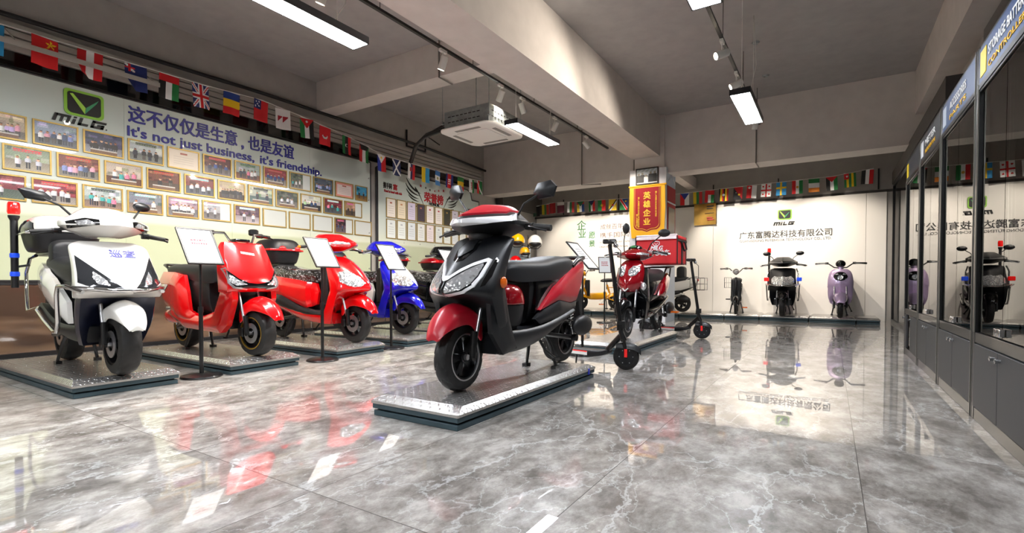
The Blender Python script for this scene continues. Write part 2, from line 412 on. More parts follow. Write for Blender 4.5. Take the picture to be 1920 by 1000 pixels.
def patch(name, root, mt, targets, polys, axis='x', off=.004, g=.02, drop=.008, smooth=45, both=False, far=3.):
    """raised skin on the outside of the targets, cut to the polygons; axis: side it is seen from"""
    bvhs = []
    for t in targets:
        bm = bmesh.new(); bm.from_mesh(t.data); bvhs.append(BVHTree.FromBMesh(bm)); bm.free()
    allp = list(polys)
    if both:   # each side is a piece of its own, unless it meets its twin on the centre line
        allp += [[(-a, b) for a, b in p] if axis in ('x', '-x') else [(a, -b) for a, b in p] for p in polys]
    if len(allp) > 1:
        os_ = [patch(name, root, mt, targets, [p], axis, off, g, drop, smooth, False, far) for p in allp]
        return os_[0]
    VS = []; FS = []
    D = {'x': V((-1, 0, 0)), '-x': V((1, 0, 0)), 'y': V((0, -1, 0)), '-y': V((0, 1, 0)), 'z': V((0, 0, -1))}[axis]
    for p in allp:
        v, f, edge, be = grid_poly(p, g); o = len(VS); pos = []
        for a, b in v:
            org = {'x': V((far, a, b)), '-x': V((-far, a, b)), 'y': V((a, far, b)), '-y': V((a, -far, b)), 'z': V((a, b, far))}[axis]
            best = None
            for t in bvhs:
                h = t.ray_cast(org, D)
                if h[0] is not None and (best is None or h[3] < best): best = h[3]
            pos.append(best)
        good = [x for x in pos if x is not None]
        if not good: continue
        # fill misses from neighbours
        for _ in range(6):
            nb = {}
            for fc in f:
                for i in fc: nb.setdefault(i, set()).update(fc)
            new = list(pos)
            for i, x in enumerate(pos):
                if x is None:
                    q = [pos[j] for j in nb.get(i, ()) if pos[j] is not None]
                    if q: new[i] = sum(q) / len(q)
            pos = new
        md = sum(good) / len(good)
        for i, (a, b) in enumerate(v):
            org = {'x': V((far, a, b)), '-x': V((-far, a, b)), 'y': V((a, far, b)), '-y': V((a, -far, b)), 'z': V((a, b, far))}[axis]
            VS.append(org + D * ((pos[i] if pos[i] is not None else md) - off))
        FS += [tuple(i + o for i in fc) for fc in f]
        k = len(VS); mp = {}
        for i in edge: mp[i] = len(VS); VS.append(VS[o + i] + D * (off + drop))
        for a, b in be: FS.append((a + o, b + o, mp[b], mp[a]))
    me = bpy.data.meshes.new(name); me.from_pydata([tuple(x) for x in VS], [], FS); me.materials.append(MC[mt]); me.validate()
    bm = bmesh.new(); bm.from_mesh(me); bmesh.ops.recalc_face_normals(bm, faces=bm.faces)
    # outward = against D
    s = sum(fc.normal.dot(-D) * fc.calc_area() for fc in bm.faces)
    if s < 0: bmesh.ops.reverse_faces(bm, faces=bm.faces)
    bm.to_mesh(me); bm.free()
    me.polygons.foreach_set('use_smooth', [True] * len(me.polygons)); me.set_sharp_from_angle(angle=rad(smooth))
    return link(name, me, root)
def pillow(name, root, mt, poly, yfun, bulge=.02, rim=.05, g=.025, both=True, thick=.03):
    """side panels: polygon in x,z standing at y = yfun(x,z), bulging outwards towards its middle"""
    VS = []; FS = []
    v, f, edge, be = grid_poly(poly, g)
    def dist(a, b):
        d = 9
        for i in range(len(poly)):
            p, q = V((*poly[i], 0)), V((*poly[(i + 1) % len(poly)], 0)); w = q - p; t = max(0, min(1, (V((a, b, 0)) - p).dot(w) / max(1e-9, w.length_squared)))
            d = min(d, (V((a, b, 0)) - p - w * t).length)
        return d
    hs = [bulge * math.sin(min(1, dist(a, b) / rim) * PI / 2) for a, b in v]
    if both is True:
        pillow(name, root, mt, poly, yfun, bulge, rim, g, -1, thick); both = 1
    for sgn in (both,):
        o = len(VS)
        for (a, b), h in zip(v, hs): VS.append((a, sgn * (yfun(a, b) + h), b))
        FS += [tuple(i + o for i in fc) for fc in f]
        mp = {}
        for i in edge: a, b = v[i]; mp[i] = len(VS); VS.append((a, sgn * (yfun(a, b) - thick), b))
        for a, b in be: FS.append((a + o, b + o, mp[b], mp[a]))
    me = bpy.data.meshes.new(name); me.from_pydata(VS, [], FS); me.materials.append(MC[mt]); me.validate()
    bm = bmesh.new(); bm.from_mesh(me); bmesh.ops.recalc_face_normals(bm, faces=bm.faces); bm.to_mesh(me); bm.free()
    me.polygons.foreach_set('use_smooth', [True] * len(me.polygons)); me.set_sharp_from_angle(angle=rad(50))
    return link(name, me, root)

_tc = {}
def text(name, s, size, mt, parent=None, mtx=None, ext=.003, bold=0., spacing=1., align='CENTER', shear=0., fit=None):
    cu = bpy.data.curves.new(name, 'FONT'); cu.body = s; cu.size = size; cu.extrude = ext; cu.space_character = spacing
    cu.align_x = align; cu.align_y = 'CENTER'; cu.shear = shear; cu.resolution_u = 3
    t = bpy.data.objects.new('tmp', cu); COL.objects.link(t)
    dg = bpy.context.evaluated_depsgraph_get(); me = bpy.data.meshes.new_from_object(t.evaluated_get(dg))
    bpy.data.objects.remove(t); bpy.data.curves.remove(cu)
    me.name = name; me.materials.clear(); me.materials.append(MC[mt])
    if fit:
        xs = [q.co.x for q in me.vertices]; w = max(xs) - min(xs)
        if w > 0:
            k = fit / w; c = (max(xs) + min(xs)) / 2
            for q in me.vertices: q.co.x = (q.co.x - c) * k
    if bold:
        bm = bmesh.new(); bm.from_mesh(me); base = bm.verts[:] + bm.edges[:] + bm.faces[:]
        for q, (dx, dy) in enumerate(((bold * 1.6, 0), (0, bold * 1.2), (bold * 1.6, bold * 1.2))):
            d = bmesh.ops.duplicate(bm, geom=base); bmesh.ops.translate(bm, verts=[g for g in d['geom'] if isinstance(g, bmesh.types.BMVert)], vec=(dx, dy, .0004 * (q + 1)))
        bm.to_mesh(me); bm.free()
    if mtx: me.transform(mtx)
    return link(name, me, parent)
def facing(o, n, up=(0, 0, 1)):
    """matrix that puts text (x right, y up, z out) at o facing direction n"""
    n = V(n).normalized(); u = V(up); u = (u - n * u.dot(n)).normalized(); r = u.cross(n)
    return M(((r.x, u.x, n.x, o[0]), (r.y, u.y, n.y, o[1]), (r.z, u.z, n.z, o[2]), (0, 0, 0, 1)))
def img_mesh(name, w, h, nx, ny, paint, mt, parent=None, mtx=None, wave=None):
    """sheet of nx x ny coloured cells; paint(u, v) -> hex, v from the top"""
    vs = []; fs = []; cols = []
    for j in range(ny + 1):
        for i in range(nx + 1):
            u, v = i / nx, j / ny; z = wave(u, v) if wave else 0
            vs.append(((u - .5) * w, (.5 - v) * h, z) if not isinstance(z, tuple) else z)
    for j in range(ny):
        for i in range(nx):
            a = j * (nx + 1) + i; fs.append((a, a + nx + 1, a + nx + 2, a + 1)); cols.append(paint((i + .5) / nx, (j + .5) / ny))
    me = bpy.data.meshes.new(name); me.from_pydata(vs, [], fs); me.materials.append(MC[mt])
    ca = me.color_attributes.new('Col', 'FLOAT_COLOR', 'CORNER'); k = 0; cache = {}
    for p, c in zip(me.polygons, cols):
        if c not in cache: cache[c] = (*hexc(c), 1) if isinstance(c, str) else (*lin(c), 1)
        for _ in p.loop_indices: ca.data[k].color = cache[c]; k += 1
    if mtx: me.transform(mtx)
    if wave: me.polygons.foreach_set('use_smooth', [True] * len(me.polygons))
    return link(name, me, parent)
# ------------------------------------------------------------------ scooter parts (x forward, y left, z up, wheels on z=0)
def wheel(root, name, x, R, w, rim='dark_alloy', spokes=5, steer=0., stripe=None, y=0., z=None, wire=False, disc=True, tread=True, rimr=None):
    z = R if z is None else z; N = 120 if tread else 40
    rr = rimr or R * .66; b = B(); prof = []
    K = 15
    for i in range(K):
        t = PI * i / (K - 1); prof.append((rr + (R - rr) * (math.sin(t) ** .55), -w / 2 * math.cos(t) * (1.0 if .15 < i / (K - 1) < .85 else .9)))
    b.lathe(prof, axis='y', n=N, closed=True)
    if tread:
        vs = []
        for i in range(K):
            for k in range(N):
                p = V(b.v[i * N + k]); c = abs(i - (K - 1) / 2)
                if c > .6 and 2 < i < K - 3 and (k + int(c * 2.2)) % 10 < 2:
                    rad_ = V((p.x, 0, p.z)); p = p - rad_.normalized() * .0065
                vs.append(tuple(p))
        b.v = vs
    T = M.Translation((x, y, z)) @ M.Rotation(steer, 4, 'Z')
    tyre = b.xf(T).build(name, 'rubber', root, smooth=34)
    r = B().lathe([(rr + .004, -w * .36), (rr + .006, -w * .40), (rr - .012, -w * .38), (rr - .02, -w * .2), (rr - .02, w * .2), (rr - .012, w * .38), (rr + .006, w * .40), (rr + .004, w * .36)], n=48, closed=True)
    hw = w * .28
    r.lathe([(R * .13, -hw * 1.5), (R * .16, -hw * 1.3), (R * .16, hw * 1.3), (R * .13, hw * 1.5)], n=20)
    if wire:
        for k in range(spokes):
            a = 2 * PI * k / spokes
            r.tube([(R * .1 * math.cos(a + .5), (-1) ** k * hw, R * .1 * math.sin(a + .5)), ((rr - .01) * math.cos(a), 0, (rr - .01) * math.sin(a))], .0022, 5)
    else:
        for k in range(spokes):
            a = 2 * PI * k / spokes
            for s in (-1, 1):
                a2 = a + s * .17
                p0 = V((R * .14 * math.cos(a), 0, R * .14 * math.sin(a))); p1 = V(((rr - .012) * math.cos(a2), 0, (rr - .012) * math.sin(a2)))
                d = (p1 - p0).normalized(); nrm = V((-d.z, 0, d.x)); q = .013
                vs = [p0 + nrm * q * 1.2 + V((0, hw * .9, 0)), p0 - nrm * q * 1.2 + V((0, hw * .9, 0)), p0 - nrm * q * 1.2 - V((0, hw * .9, 0)), p0 + nrm * q * 1.2 - V((0, hw * .9, 0)),
                      p1 + nrm * q + V((0, hw * .6, 0)), p1 - nrm * q + V((0, hw * .6, 0)), p1 - nrm * q - V((0, hw * .6, 0)), p1 + nrm * q - V((0, hw * .6, 0))]
                r._add(vs, [(0, 1, 2, 3), (7, 6, 5, 4), (0, 4, 5, 1), (1, 5, 6, 2), (2, 6, 7, 3), (3, 7, 4, 0)])
    ro = r.xf(T).build('rim', rim, tyre)
    if stripe:
        s = B()
        for q in (-1, 1): s.lathe([(rr - .004, q * w * .40), (rr + .007, q * w * .475), (rr - .002, q * w * .475)], n=56, closed=True)
        s.xf(T).build('rim_stripe', stripe, tyre)
    if disc:
        d = B().lathe([(R * .22, -w * .46), (R * .43, -w * .46), (R * .43, -w * .42), (R * .22, -w * .42)], n=32, closed=True)
        d.lathe([(.018, -w * .6), (.018, w * .6)], n=10)
        d.xf(T).build('brake_disc', 'silver', tyre)
    return tyre
def fork(root, x, R, tx, tz, steer=0., mt='silver', w=.1, low='black_metal'):
    T = M.Translation((x, 0, 0)) @ M.Rotation(steer, 4, 'Z') @ M.Translation((-x, 0, 0))
    b = B()
    for s in (-1, 1): b.tube([(x - .02, s * w, R + .08), (tx, s * w * .95, tz)], .013)
    b.tube([(tx, -w, tz), (tx, w, tz)], .02)
    f = b.xf(T).build('fork', mt, root)
    for s in (-1, 1): B().tube([(x, s * w, R), (x - .015, s * w, R + .16)], .021).lathe([(.022, -.01), (.022, .01)], c=(x, s * w, R), n=12).xf(T).build('fork_leg', low, f)
    cal = B().box((x - .115, -w - .005, R - .03), (x - .06, -w + .02, R + .05)).xf(T).build('brake_caliper', 'black_metal', f, bevel=.006)
    return f
def fender(root, mt, rings, steer=0., x=.63, name='front_fender', crease=(0, 2), k=1.):
    o = body(name, root, mt, [(a, [(0, zt), (w * .55, zt - .012), (w, zt - .05), (w * 1.04, zs), (w * .85, zs + .005), (w * .8, zt - .06), (0, zt - .03)]) for a, zt, zs, w in rings], axis='x', lvl=2, crease=crease, ends=.95)
    if steer: o.data.transform(M.Translation((x, 0, 0)) @ M.Rotation(steer, 4, 'Z') @ M.Translation((-x, 0, 0)))
    return o
FEND = [(.93, .375, .34, .045), (.885, .45, .375, .075), (.80, .525, .395, .088), (.70, .548, .41, .09), (.62, .535, .40, .092), (.57, .52, .33, .095), (.53, .49, .285, .096), (.50, .45, .30, .085)]
def seat(root, mt, rings, name='seat'):
    return body(name, root, mt, [(x, [(0, zt + .004), (w * .66, zt), (w * 1.02, zt - .03), (w * 1.04, (zt + zb) / 2), (w * 1.0, zb - .004), (w * .6, zb - .008), (0, zb - .008)]) for x, zt, zb, w in rings], axis='x', lvl=2, crease=(4,), ends=.55, smooth=60)
def stands(root, x=-.40, side=True):
    b = B()
    for s in (-1, 1): b.tube([(x + .06, s * .07, .27), (x + .02, s * .10, .17), (x, s * .13, .02)], [.014, .014, .012]); b.box((x - .025, s * .13 - .02, 0), (x + .04, s * .13 + .02, .022))
    b.tube([(x + .05, -.08, .25), (x + .05, .08, .25)], .012)
    o = b.build('centre_stand', 'black_metal', root)
    if side:
        b = B().tube([(-.12, .13, .27), (-.16, .17, .17), (-.26, .20, .10)], .011); b.box((-.30, .185, .085), (-.23, .215, .105))
        b.build('side_stand', 'black_metal', root)
    return o
def rear_end(root, R=.21, x=-.62, hub=True, cover='black_plastic', shock='chrome', side=1):
    b = B().tube([(-.12, -.09, .30), (x, -.1, R)], .02).tube([(-.12, .09, .30), (x, .1, R)], .02).tube([(-.14, -.11, .30), (-.14, .11, .30)], .024)
    b.build('swingarm', 'black_metal', root)
    if cover:
        c = B().ell((x - .07, side * .165, R + .10), (.17, .055, .085), 24, 12)
        c.lathe([(.03, -.02), (.03, .02)], c=(x, side * .13, R), n=14)
        c.build('motor_cover', cover, root)
    for s in (-1, 1):
        b = B().tube([(x + .02, s * .12, R + .03), (x + .10, s * .12, .56)], .011)
        P = []
        for i in range(80):
            t = i / 79; a = t * 2 * PI * 8; c = V((x + .035 + .055 * t, s * .12, R + .09 + .2 * t)); P.append(c + V((.024 * math.cos(a), .024 * math.sin(a), 0)))
        b.tube(P, .0045, 6); b.build('rear_shock', shock, root)
def mirror(root, base, mid, head, poly, mt='black_matte', stem='black_metal', tilt=0., yaw=0.):
    b = B().tube([base, mid, head], [.008, .007, .007], 8)
    st = b.build('mirror_stem', stem, root)
    h = B(); n = len(poly)
    rings = []
    for d, k in ((-.018, .90), (-.012, 1.), (.006, .98), (.026, .55), (.032, .1)):
        rings.append([(d, a * k, c * k) for a, c in poly])
    vs = [p for r in rings for p in r]; m = len(rings)
    fs = [(i * n + q, i * n + (q + 1) % n, (i + 1) * n + (q + 1) % n, (i + 1) * n + q) for i in range(m - 1) for q in range(n)] + [tuple(range(n)), tuple((m - 1) * n + q for q in range(n))]
    h._add(vs, fs)
    T = M.Translation(head) @ M.Rotation(yaw, 4, 'Z') @ M.Rotation(tilt, 4, 'Y')
    ho = h.xf(T).build('mirror_head', mt, st, smooth=35)
    g = B().prism([(a * .86, c * .86) for a, c in poly], -.021, -.0185, 'x').xf(T).build('mirror_glass', 'chrome', ho, smooth=0)
    return st
ANG = [(-.085, -.01), (-.05, .05), (.045, .062), (.085, .02), (.06, -.045), (-.045, -.055)]
def oval(a, b, n=14): return [(a * math.cos(2 * PI * i / n), b * math.sin(2 * PI * i / n)) for i in range(n)]
def bars(root, path_half, grip0, grip1, steer=0., px=.4, mt='black_metal', gm='rubber', tips=None, lever=True, gr=.017, lm='black_metal', turn=None):
    T = M.Translation((px, 0, 0)) @ M.Rotation(steer, 4, 'Z') @ M.Translation((-px, 0, 0))
    p = [V(q) for q in path_half]; full = [V((q.x, -q.y, q.z)) for q in reversed(p) if q.y > 0] + p
    h = B().tube(full, .0115, 8).xf(T).build('handlebar', mt, root)
    for s in (-1, 1):
        a, c = V(grip0), V(grip1); a.y *= s; c.y *= s
        b = B().tube([a, a + (c - a) * .04, a + (c - a) * .06, c], [gr * 1.3, gr * 1.3, gr, gr * .97], 12).xf(T).build('grip', gm, h)
        if tips: B().tube([c, c + (c - a).normalized() * .025], [gr * .95, gr * .8], 10).xf(T).build('grip_end', tips, b)
        if lever: B().tube([a + V((.02, -s * .02, 0)), a + V((.06, s * .01, -.004)), c + V((.065, -s * .01, -.02)), c + V((.06, s * .0, -.022))], [.008, .007, .006, .008], 8).xf(T).build('brake_lever', lm, h)
        B().box((a.x - .022, a.y - s * .045 if s > 0 else a.y, a.z - .02), (a.x + .022, a.y if s > 0 else a.y + .045, a.z + .022)).xf(T).build('switch_pod', 'black_plastic', h, bevel=.006)
    return h
def skirt(root, mt='black_matte', dz=0., rings=None):
    R_ = rings or [(.46, .36, .21, .20), (.25, .35, .205, .225), (-.05, .36, .24, .228), (-.35, .41, .33, .215), (-.66, .46, .40, .18)]
    return body('floorboard', root, mt, [(x, [(0, zt - .012), (w - .05, zt - .012), (w - .02, zt), (w, zt - .02), (w, (zt + zb) / 2), (w - .05, zb), (0, zb)]) for x, zt, zb, w in R_], axis='x', lvl=2, crease=(2, 5), ends=.9)
def core(root, mt='black_plastic', rings=None):
    R_ = rings or [(.14, .69, .34, .12), (.06, .70, .34, .145), (-.3, .73, .40, .165), (-.7, .79, .50, .14), (-.95, .82, .64, .09)]
    return body('underseat_body', root, mt, [(x, [(0, zt), (w * .8, zt), (w, zt - .04), (w * .97, (zt + zb) / 2), (w * .8, zb), (0, zb)]) for x, zt, zb, w in R_], axis='x', lvl=2, crease=(1,), ends=.8)
TAIL = [(-.06, .47), (-.29, .63), (-.51, .725), (-.80, .815), (-1.0, .85), (-1.0, .78), (-.90, .62), (-.78, .52), (-.62, .505), (-.35, .535)]
def tail_y(a, b): return .185 + .0 * b - .16 * max(0, -a - .35) ** 1.15
SEAT = [(.235, .765, .70, .06), (.19, .81, .675, .11), (.05, .825, .67, .135), (-.15, .825, .68, .15), (-.28, .845, .69, .155), (-.42, .872, .70, .155), (-.62, .882, .73, .14), (-.76, .875, .78, .11), (-.81, .85, .81, .08)]
def mudguard(root):
    B().prism([(-.80, .56), (-1.0, .62), (-1.02, .36), (-.985, .28), (-.955, .28), (-.96, .38), (-.93, .50), (-.78, .50)], -.075, .075, 'y').build('rear_mudguard', 'black_plastic', root, bevel=.01)
def taillight(root, x=-1.0, z=.79, mt='red_lens'):
    B().ell((x, 0, z), (.03, .085, .03), 16, 8).build('tail_light', mt, root)
def grab(root, mt='black_metal', z=.86, x=-.74, l=.25, w=.115, r=.013):
    B().tube([(x, -w, z - .05), (x - l * .3, -w, z), (x - l * .8, -w * .9, z + .03), (x - l, -w * .5, z + .035), (x - l, w * .5, z + .035), (x - l * .8, w * .9, z + .03), (x - l * .3, w, z), (x, w, z - .05)], r, 10).build('grab_rail', mt, root)
NOSE = [(.968, [(.40, 0), (.385, .08), (.355, .15), (.335, .155), (.30, .08), (.29, 0)]),
        (.945, [(.455, 0), (.43, .10), (.37, .222), (.345, .226), (.32, .10), (.31, 0)]),
        (.90, [(.54, 0), (.51, .11), (.42, .228), (.375, .232), (.34, .10), (.33, 0)]),
        (.80, [(.66, 0), (.61, .12), (.50, .225), (.43, .228), (.37, .12), (.35, 0)]),
        (.69, [(.76, 0), (.70, .14), (.59, .242), (.47, .235), (.39, .12), (.37, 0)]),
        (.62, [(.815, 0), (.75, .14), (.63, .248), (.48, .238), (.39, .12), (.37, 0)]),
        (.585, [(.80, 0), (.74, .12), (.63, .243), (.48, .238), (.39, .12), (.37, 0)]),
        (.555, [(.60, 0), (.60, .10), (.61, .235), (.475, .235), (.38, .12), (.36, 0)]),
        (.45, [(.43, 0), (.44, .10), (.57, .235), (.45, .235), (.37, .12), (.35, 0)]),
        (.34, [(.385, 0), (.405, .10), (.53, .23), (.41, .225), (.35, .12), (.33, 0)]),
        (.21, [(.36, 0), (.38, .08), (.47, .19), (.37, .19), (.33, .10), (.31, 0)])]
def nose(root, mt, rings=None, name='front_apron', lvl=2, crease=(0, 2, 3)):
    return body(name, root, mt, rings or NOSE, axis='z', lvl=lvl, crease=crease, ends=.8, creases_rings=(1,) if rings is None else ())
COWL = [(.965, [(.42, 0), (.38, .06), (.30, .10), (.22, .10), (.16, .05), (.15, 0)]),
        (1.0, [(.57, 0), (.49, .11), (.36, .21), (.25, .22), (.12, .12), (.10, 0)]),
        (1.03, [(.645, 0), (.55, .13), (.38, .26), (.22, .27), (.08, .14), (.06, 0)]),
        (1.062, [(.635, 0), (.54, .13), (.37, .26), (.20, .27), (.06, .14), (.04, 0)]),
        (1.105, [(.54, 0), (.46, .11), (.33, .19), (.18, .20), (.06, .12), (.04, 0)]),
        (1.162, [(.39, 0), (.35, .07), (.28, .11), (.18, .12), (.09, .07), (.08, 0)])]
def cowl(root, mt, rings=None, dz=0., dx=0., sy=1., name='handlebar_cowl', sz=1.):
    r = [((z - 1.04) * sz + 1.04 + dz, [(x + dx, y * sy) for x, y in h]) for z, h in (rings or COWL)]
    return body(name, root, mt, r, axis='z', lvl=2, crease=(0, 2), ends=.8, creases_rings=(2, 3))
def topcase(root, lid, base, x0, x1, z0, z1, w, glass=None, rack='black_metal', band=None):
    """box at the back: base tub, coloured lid, rack underneath"""
    zm = z0 + (z1 - z0) * .52; xm = (x0 + x1) / 2; hx = abs(x1 - x0) / 2
    def ring(z, k, ky): return (z, [(xm + hx * k, 0), (xm + hx * k * .97, w * ky * .55), (xm + hx * k * .72, w * ky), (xm - hx * k * .72, w * ky), (xm - hx * k * .97, w * ky * .55), (xm - hx * k, 0)])
    bb = body('case_base', root, base, [ring(z0, .78, .8), ring(z0 + .02, .86, .88), ring(zm, .98, .98)], axis='z', lvl=2, ends=.9)
    ll = body('case_lid', root, lid, [ring(zm, 1.0, 1.0), ring(zm + .03, 1.0, 1.0), ring(z1 - .05, .93, .92), ring(z1 - .01, .78, .75), ring(z1, .5, .5)], axis='z', lvl=2, ends=.8)
    if band:
        rg = [(a, b, zm + .005) for a, b in ring(0, 1.0, 1.0)[1]]; pts = rg[:-1] + [(a, -b, z) for a, b, z in rg[::-1][:-1]]
        B().tube(pts, .013, 8, closed=True).build('case_trim', band, bb)
        for sy in (-1, 1): B().ell((x0 - .02, sy * w * .45, zm + .02), (.02, w * .22, .03), 14, 8).build('case_reflector', 'red_lens', bb)
    B().box((xm - hx * .7, -w * .5, z0 - .03), (xm + hx * .7, w * .5, z0)).build('case_rack', rack, root, bevel=.005)
    return bb, ll
def signal(root, x, y, z, mt='orange_lens', r=.028):
    for s in (-1, 1): B().ell((x, s * y, z), (r, .014, r), 14, 8).build('turn_signal', mt, root)
def beacon(root, x, y, z0, z1, lens='beacon_red', r=.022):
    p = B().tube([(x, y, z0), (x, y, z1 - .12)], r).lathe([(r, 0), (r * 1.5, .03), (r * 1.5, .045)], c=(x, y, z1 - .16), axis='z', n=20).build('beacon_pole', 'black_plastic', root)
    B().lathe([(r * 1.45, 0), (r * 1.7, .02), (r * 1.6, .09), (r * 1.3, .105)], c=(x, y, z1 - .105), axis='z', n=24).build('beacon_light', lens, p)
    return p
def crash_bars(root, mt='chrome', r=.0145):
    b = B()
    b.tube([(.58, -.29, .63), (.70, -.22, .625), (.80, -.1, .61), (.83, 0, .61), (.80, .1, .61), (.70, .22, .625), (.58, .29, .63)], r)
    for s in (-1, 1):
        b.tube([(.70, s * .235, .60), (.58, s * .30, .64), (.42, s * .30, .64), (.36, s * .295, .58), (.33, s * .285, .38), (.28, s * .28, .31), (.15, s * .27, .30), (-.15, s * .26, .37), (-.40, s * .25, .44), (-.5, s * .22, .46)], r)
    b.build('crash_bar', mt, root)

def common(root, fend, steer=0., R=.21, w=.12, rim='dark_alloy', stripe=None, forkm='silver', mud=True, wb=.63, fr=None, side=True, cover='black_plastic', rrim=None, rx=-.62):
    wheel(root, 'front_wheel', wb, R, w, rim, steer=steer, stripe=stripe)
    wheel(root, 'rear_wheel', rx, R, w, rrim or rim, stripe=stripe)
    fork(root, wb, R, wb - .13, .62, steer, forkm)
    if fend: fender(root, fend, fr or FEND, steer, wb)
    rear_end(root, R, rx, cover=cover)
    stands(root, side=side)
    if mud: mudguard(root)

# ------------------------------------------------------------------ the individual scooters
def place(root, x, y, z, rz): root.location = (x, y, z); root.rotation_euler = (0, 0, rad(rz)); return root
PZ = .118
def main_scooter():
    r = empty('electric_scooter', (0, 0, 0), 'black and matte red electric scooter alone on the podium in mid floor', 'scooter')
    common(r, 'red_matte', rim='dark_alloy', stripe='silver', steer=0.03, w=.108, rx=-.74, fr=[(x - .045 * max(0, (x - .6) / .33), a, b, c) for x, a, b, c in FEND])
    n = nose(r, 'black_matte')
    # headlamp shell, lens and silver outline
    out = [(.006, .69), (.05, .73), (.10, .775), (.165, .81), (.185, .80), (.182, .70), (.165, .635), (.12, .603), (.06, .59), (.006, .583)]
    inn = [(.02, .668), (.06, .708), (.105, .748), (.155, .782), (.162, .765), (.158, .70), (.143, .655), (.11, .625), (.06, .61), (.02, .602)]
    hs = patch('headlight', r, 'black_gloss', [n], [out], 'x', off=.004, both=True)
    patch('headlight_trim', hs, 'trim_white', [n], [[(.0, .705), (.02, .705), (.06, .748), (.11, .785), (.165, .815), (.185, .805), (.185, .79), (.163, .79), (.11, .762), (.06, .722), (.02, .68), (.0, .672)],
        [(.186, .80), (.172, .795), (.168, .70), (.152, .655), (.168, .64), (.185, .70)], [(.01, .592), (.06, .60), (.115, .615), (.158, .652), (.168, .638), (.12, .60), (.06, .587), (.01, .578)]], 'x', off=.011, both=True)
    patch('headlight_glass', hs, 'headlight_lens', [n], [inn], 'x', off=.009, both=True)
    patch('side_recess', n, 'black_gloss', [n], [[(.200, .82), (.215, .80), (.222, .70), (.21, .65), (.192, .64), (.196, .72)]], 'x', off=.004, both=True)
    # centre ridge and side creases of the hood
    patch('hood_panel', r, 'black_gloss', [n], [[(-.05, .96), (.05, .96), (.075, .87), (.035, .80), (.0, .79), (-.035, .80), (-.075, .87)]], 'x', off=.003)
    patch('hood_scoop', r, 'black_matte', [n], [[(-.035, .95), (.035, .95), (.055, .87), (.0, .815), (-.055, .87)]], 'x', off=.012)
    pillow('apron_wing', r, 'black_matte', [(.60, .60), (.44, .62), (.385, .42), (.30, .24), (.46, .215), (.585, .36), (.60, .50)], lambda a, b: .212, .018)
    signal(r, .505, .244, .665, r=.036)
    c = cowl(r, 'black_plastic')
    patch('cowl_trim', c, 'trim_white', [c], [[(-.25, 1.10), (-.262, 1.055), (-.13, 1.026), (0, 1.012), (.13, 1.026), (.262, 1.055), (.25, 1.10), (.13, 1.07), (0, 1.052), (-.13, 1.07)]], 'x', off=.012)
    patch('cowl_cover', c, 'red_matte', [c], [[(.605, 0), (.50, .09), (.36, .17), (.18, .16), (.08, .0), (.18, -.16), (.36, -.17), (.52, -.09)]], 'z', off=.012, drop=.012, g=.03)
    B().ell((.39, 0, .965), (.1, .085, .06), 20, 8).build('steering_column', 'black_plastic', r)
    bars(r, [(.28, 0, 1.04), (.27, .20, 1.035), (.25, .43, 1.01)], (.255, .30, 1.025), (.245, .43, 1.01), steer=0.0, gr=.021)
    mirror(r, (.26, .19, 1.10), (.24, .23, 1.18), (.2, .36, 1.26), [(y, z) for y, z in ANG])
    mirror(r, (.26, -.19, 1.10), (.24, -.25, 1.18), (.2, -.37, 1.31), [(-y, z) for y, z in ANG], yaw=-.35)
    skirt(r)
    core(r, rings=[(-.02, .70, .36, .12), (-.08, .71, .37, .145), (-.3, .73, .40, .165), (-.7, .79, .50, .14), (-.95, .82, .64, .09)])
    pillow('tail_panel', r, 'red_matte', TAIL, tail_y, .022, .06)
    pillow('lower_fairing', r, 'black_matte', [(.02, .41), (-.10, .47), (-.35, .53), (-.62, .50), (-.78, .515), (-.72, .43), (-.35, .40), (-.05, .37)], lambda a, b: tail_y(a, b) + .002, .016, .05)
    pillow('underseat_panel', r, 'black_gloss', [(-.06, .67), (-.04, .45), (-.10, .47), (-.28, .62), (-.45, .69), (-.25, .68)], lambda a, b: .15, .008, .04)
    seat(r, 'seat_leather', SEAT)
    grab(r, r=.019, x=-.72, l=.30, z=.85); taillight(r)
    return r
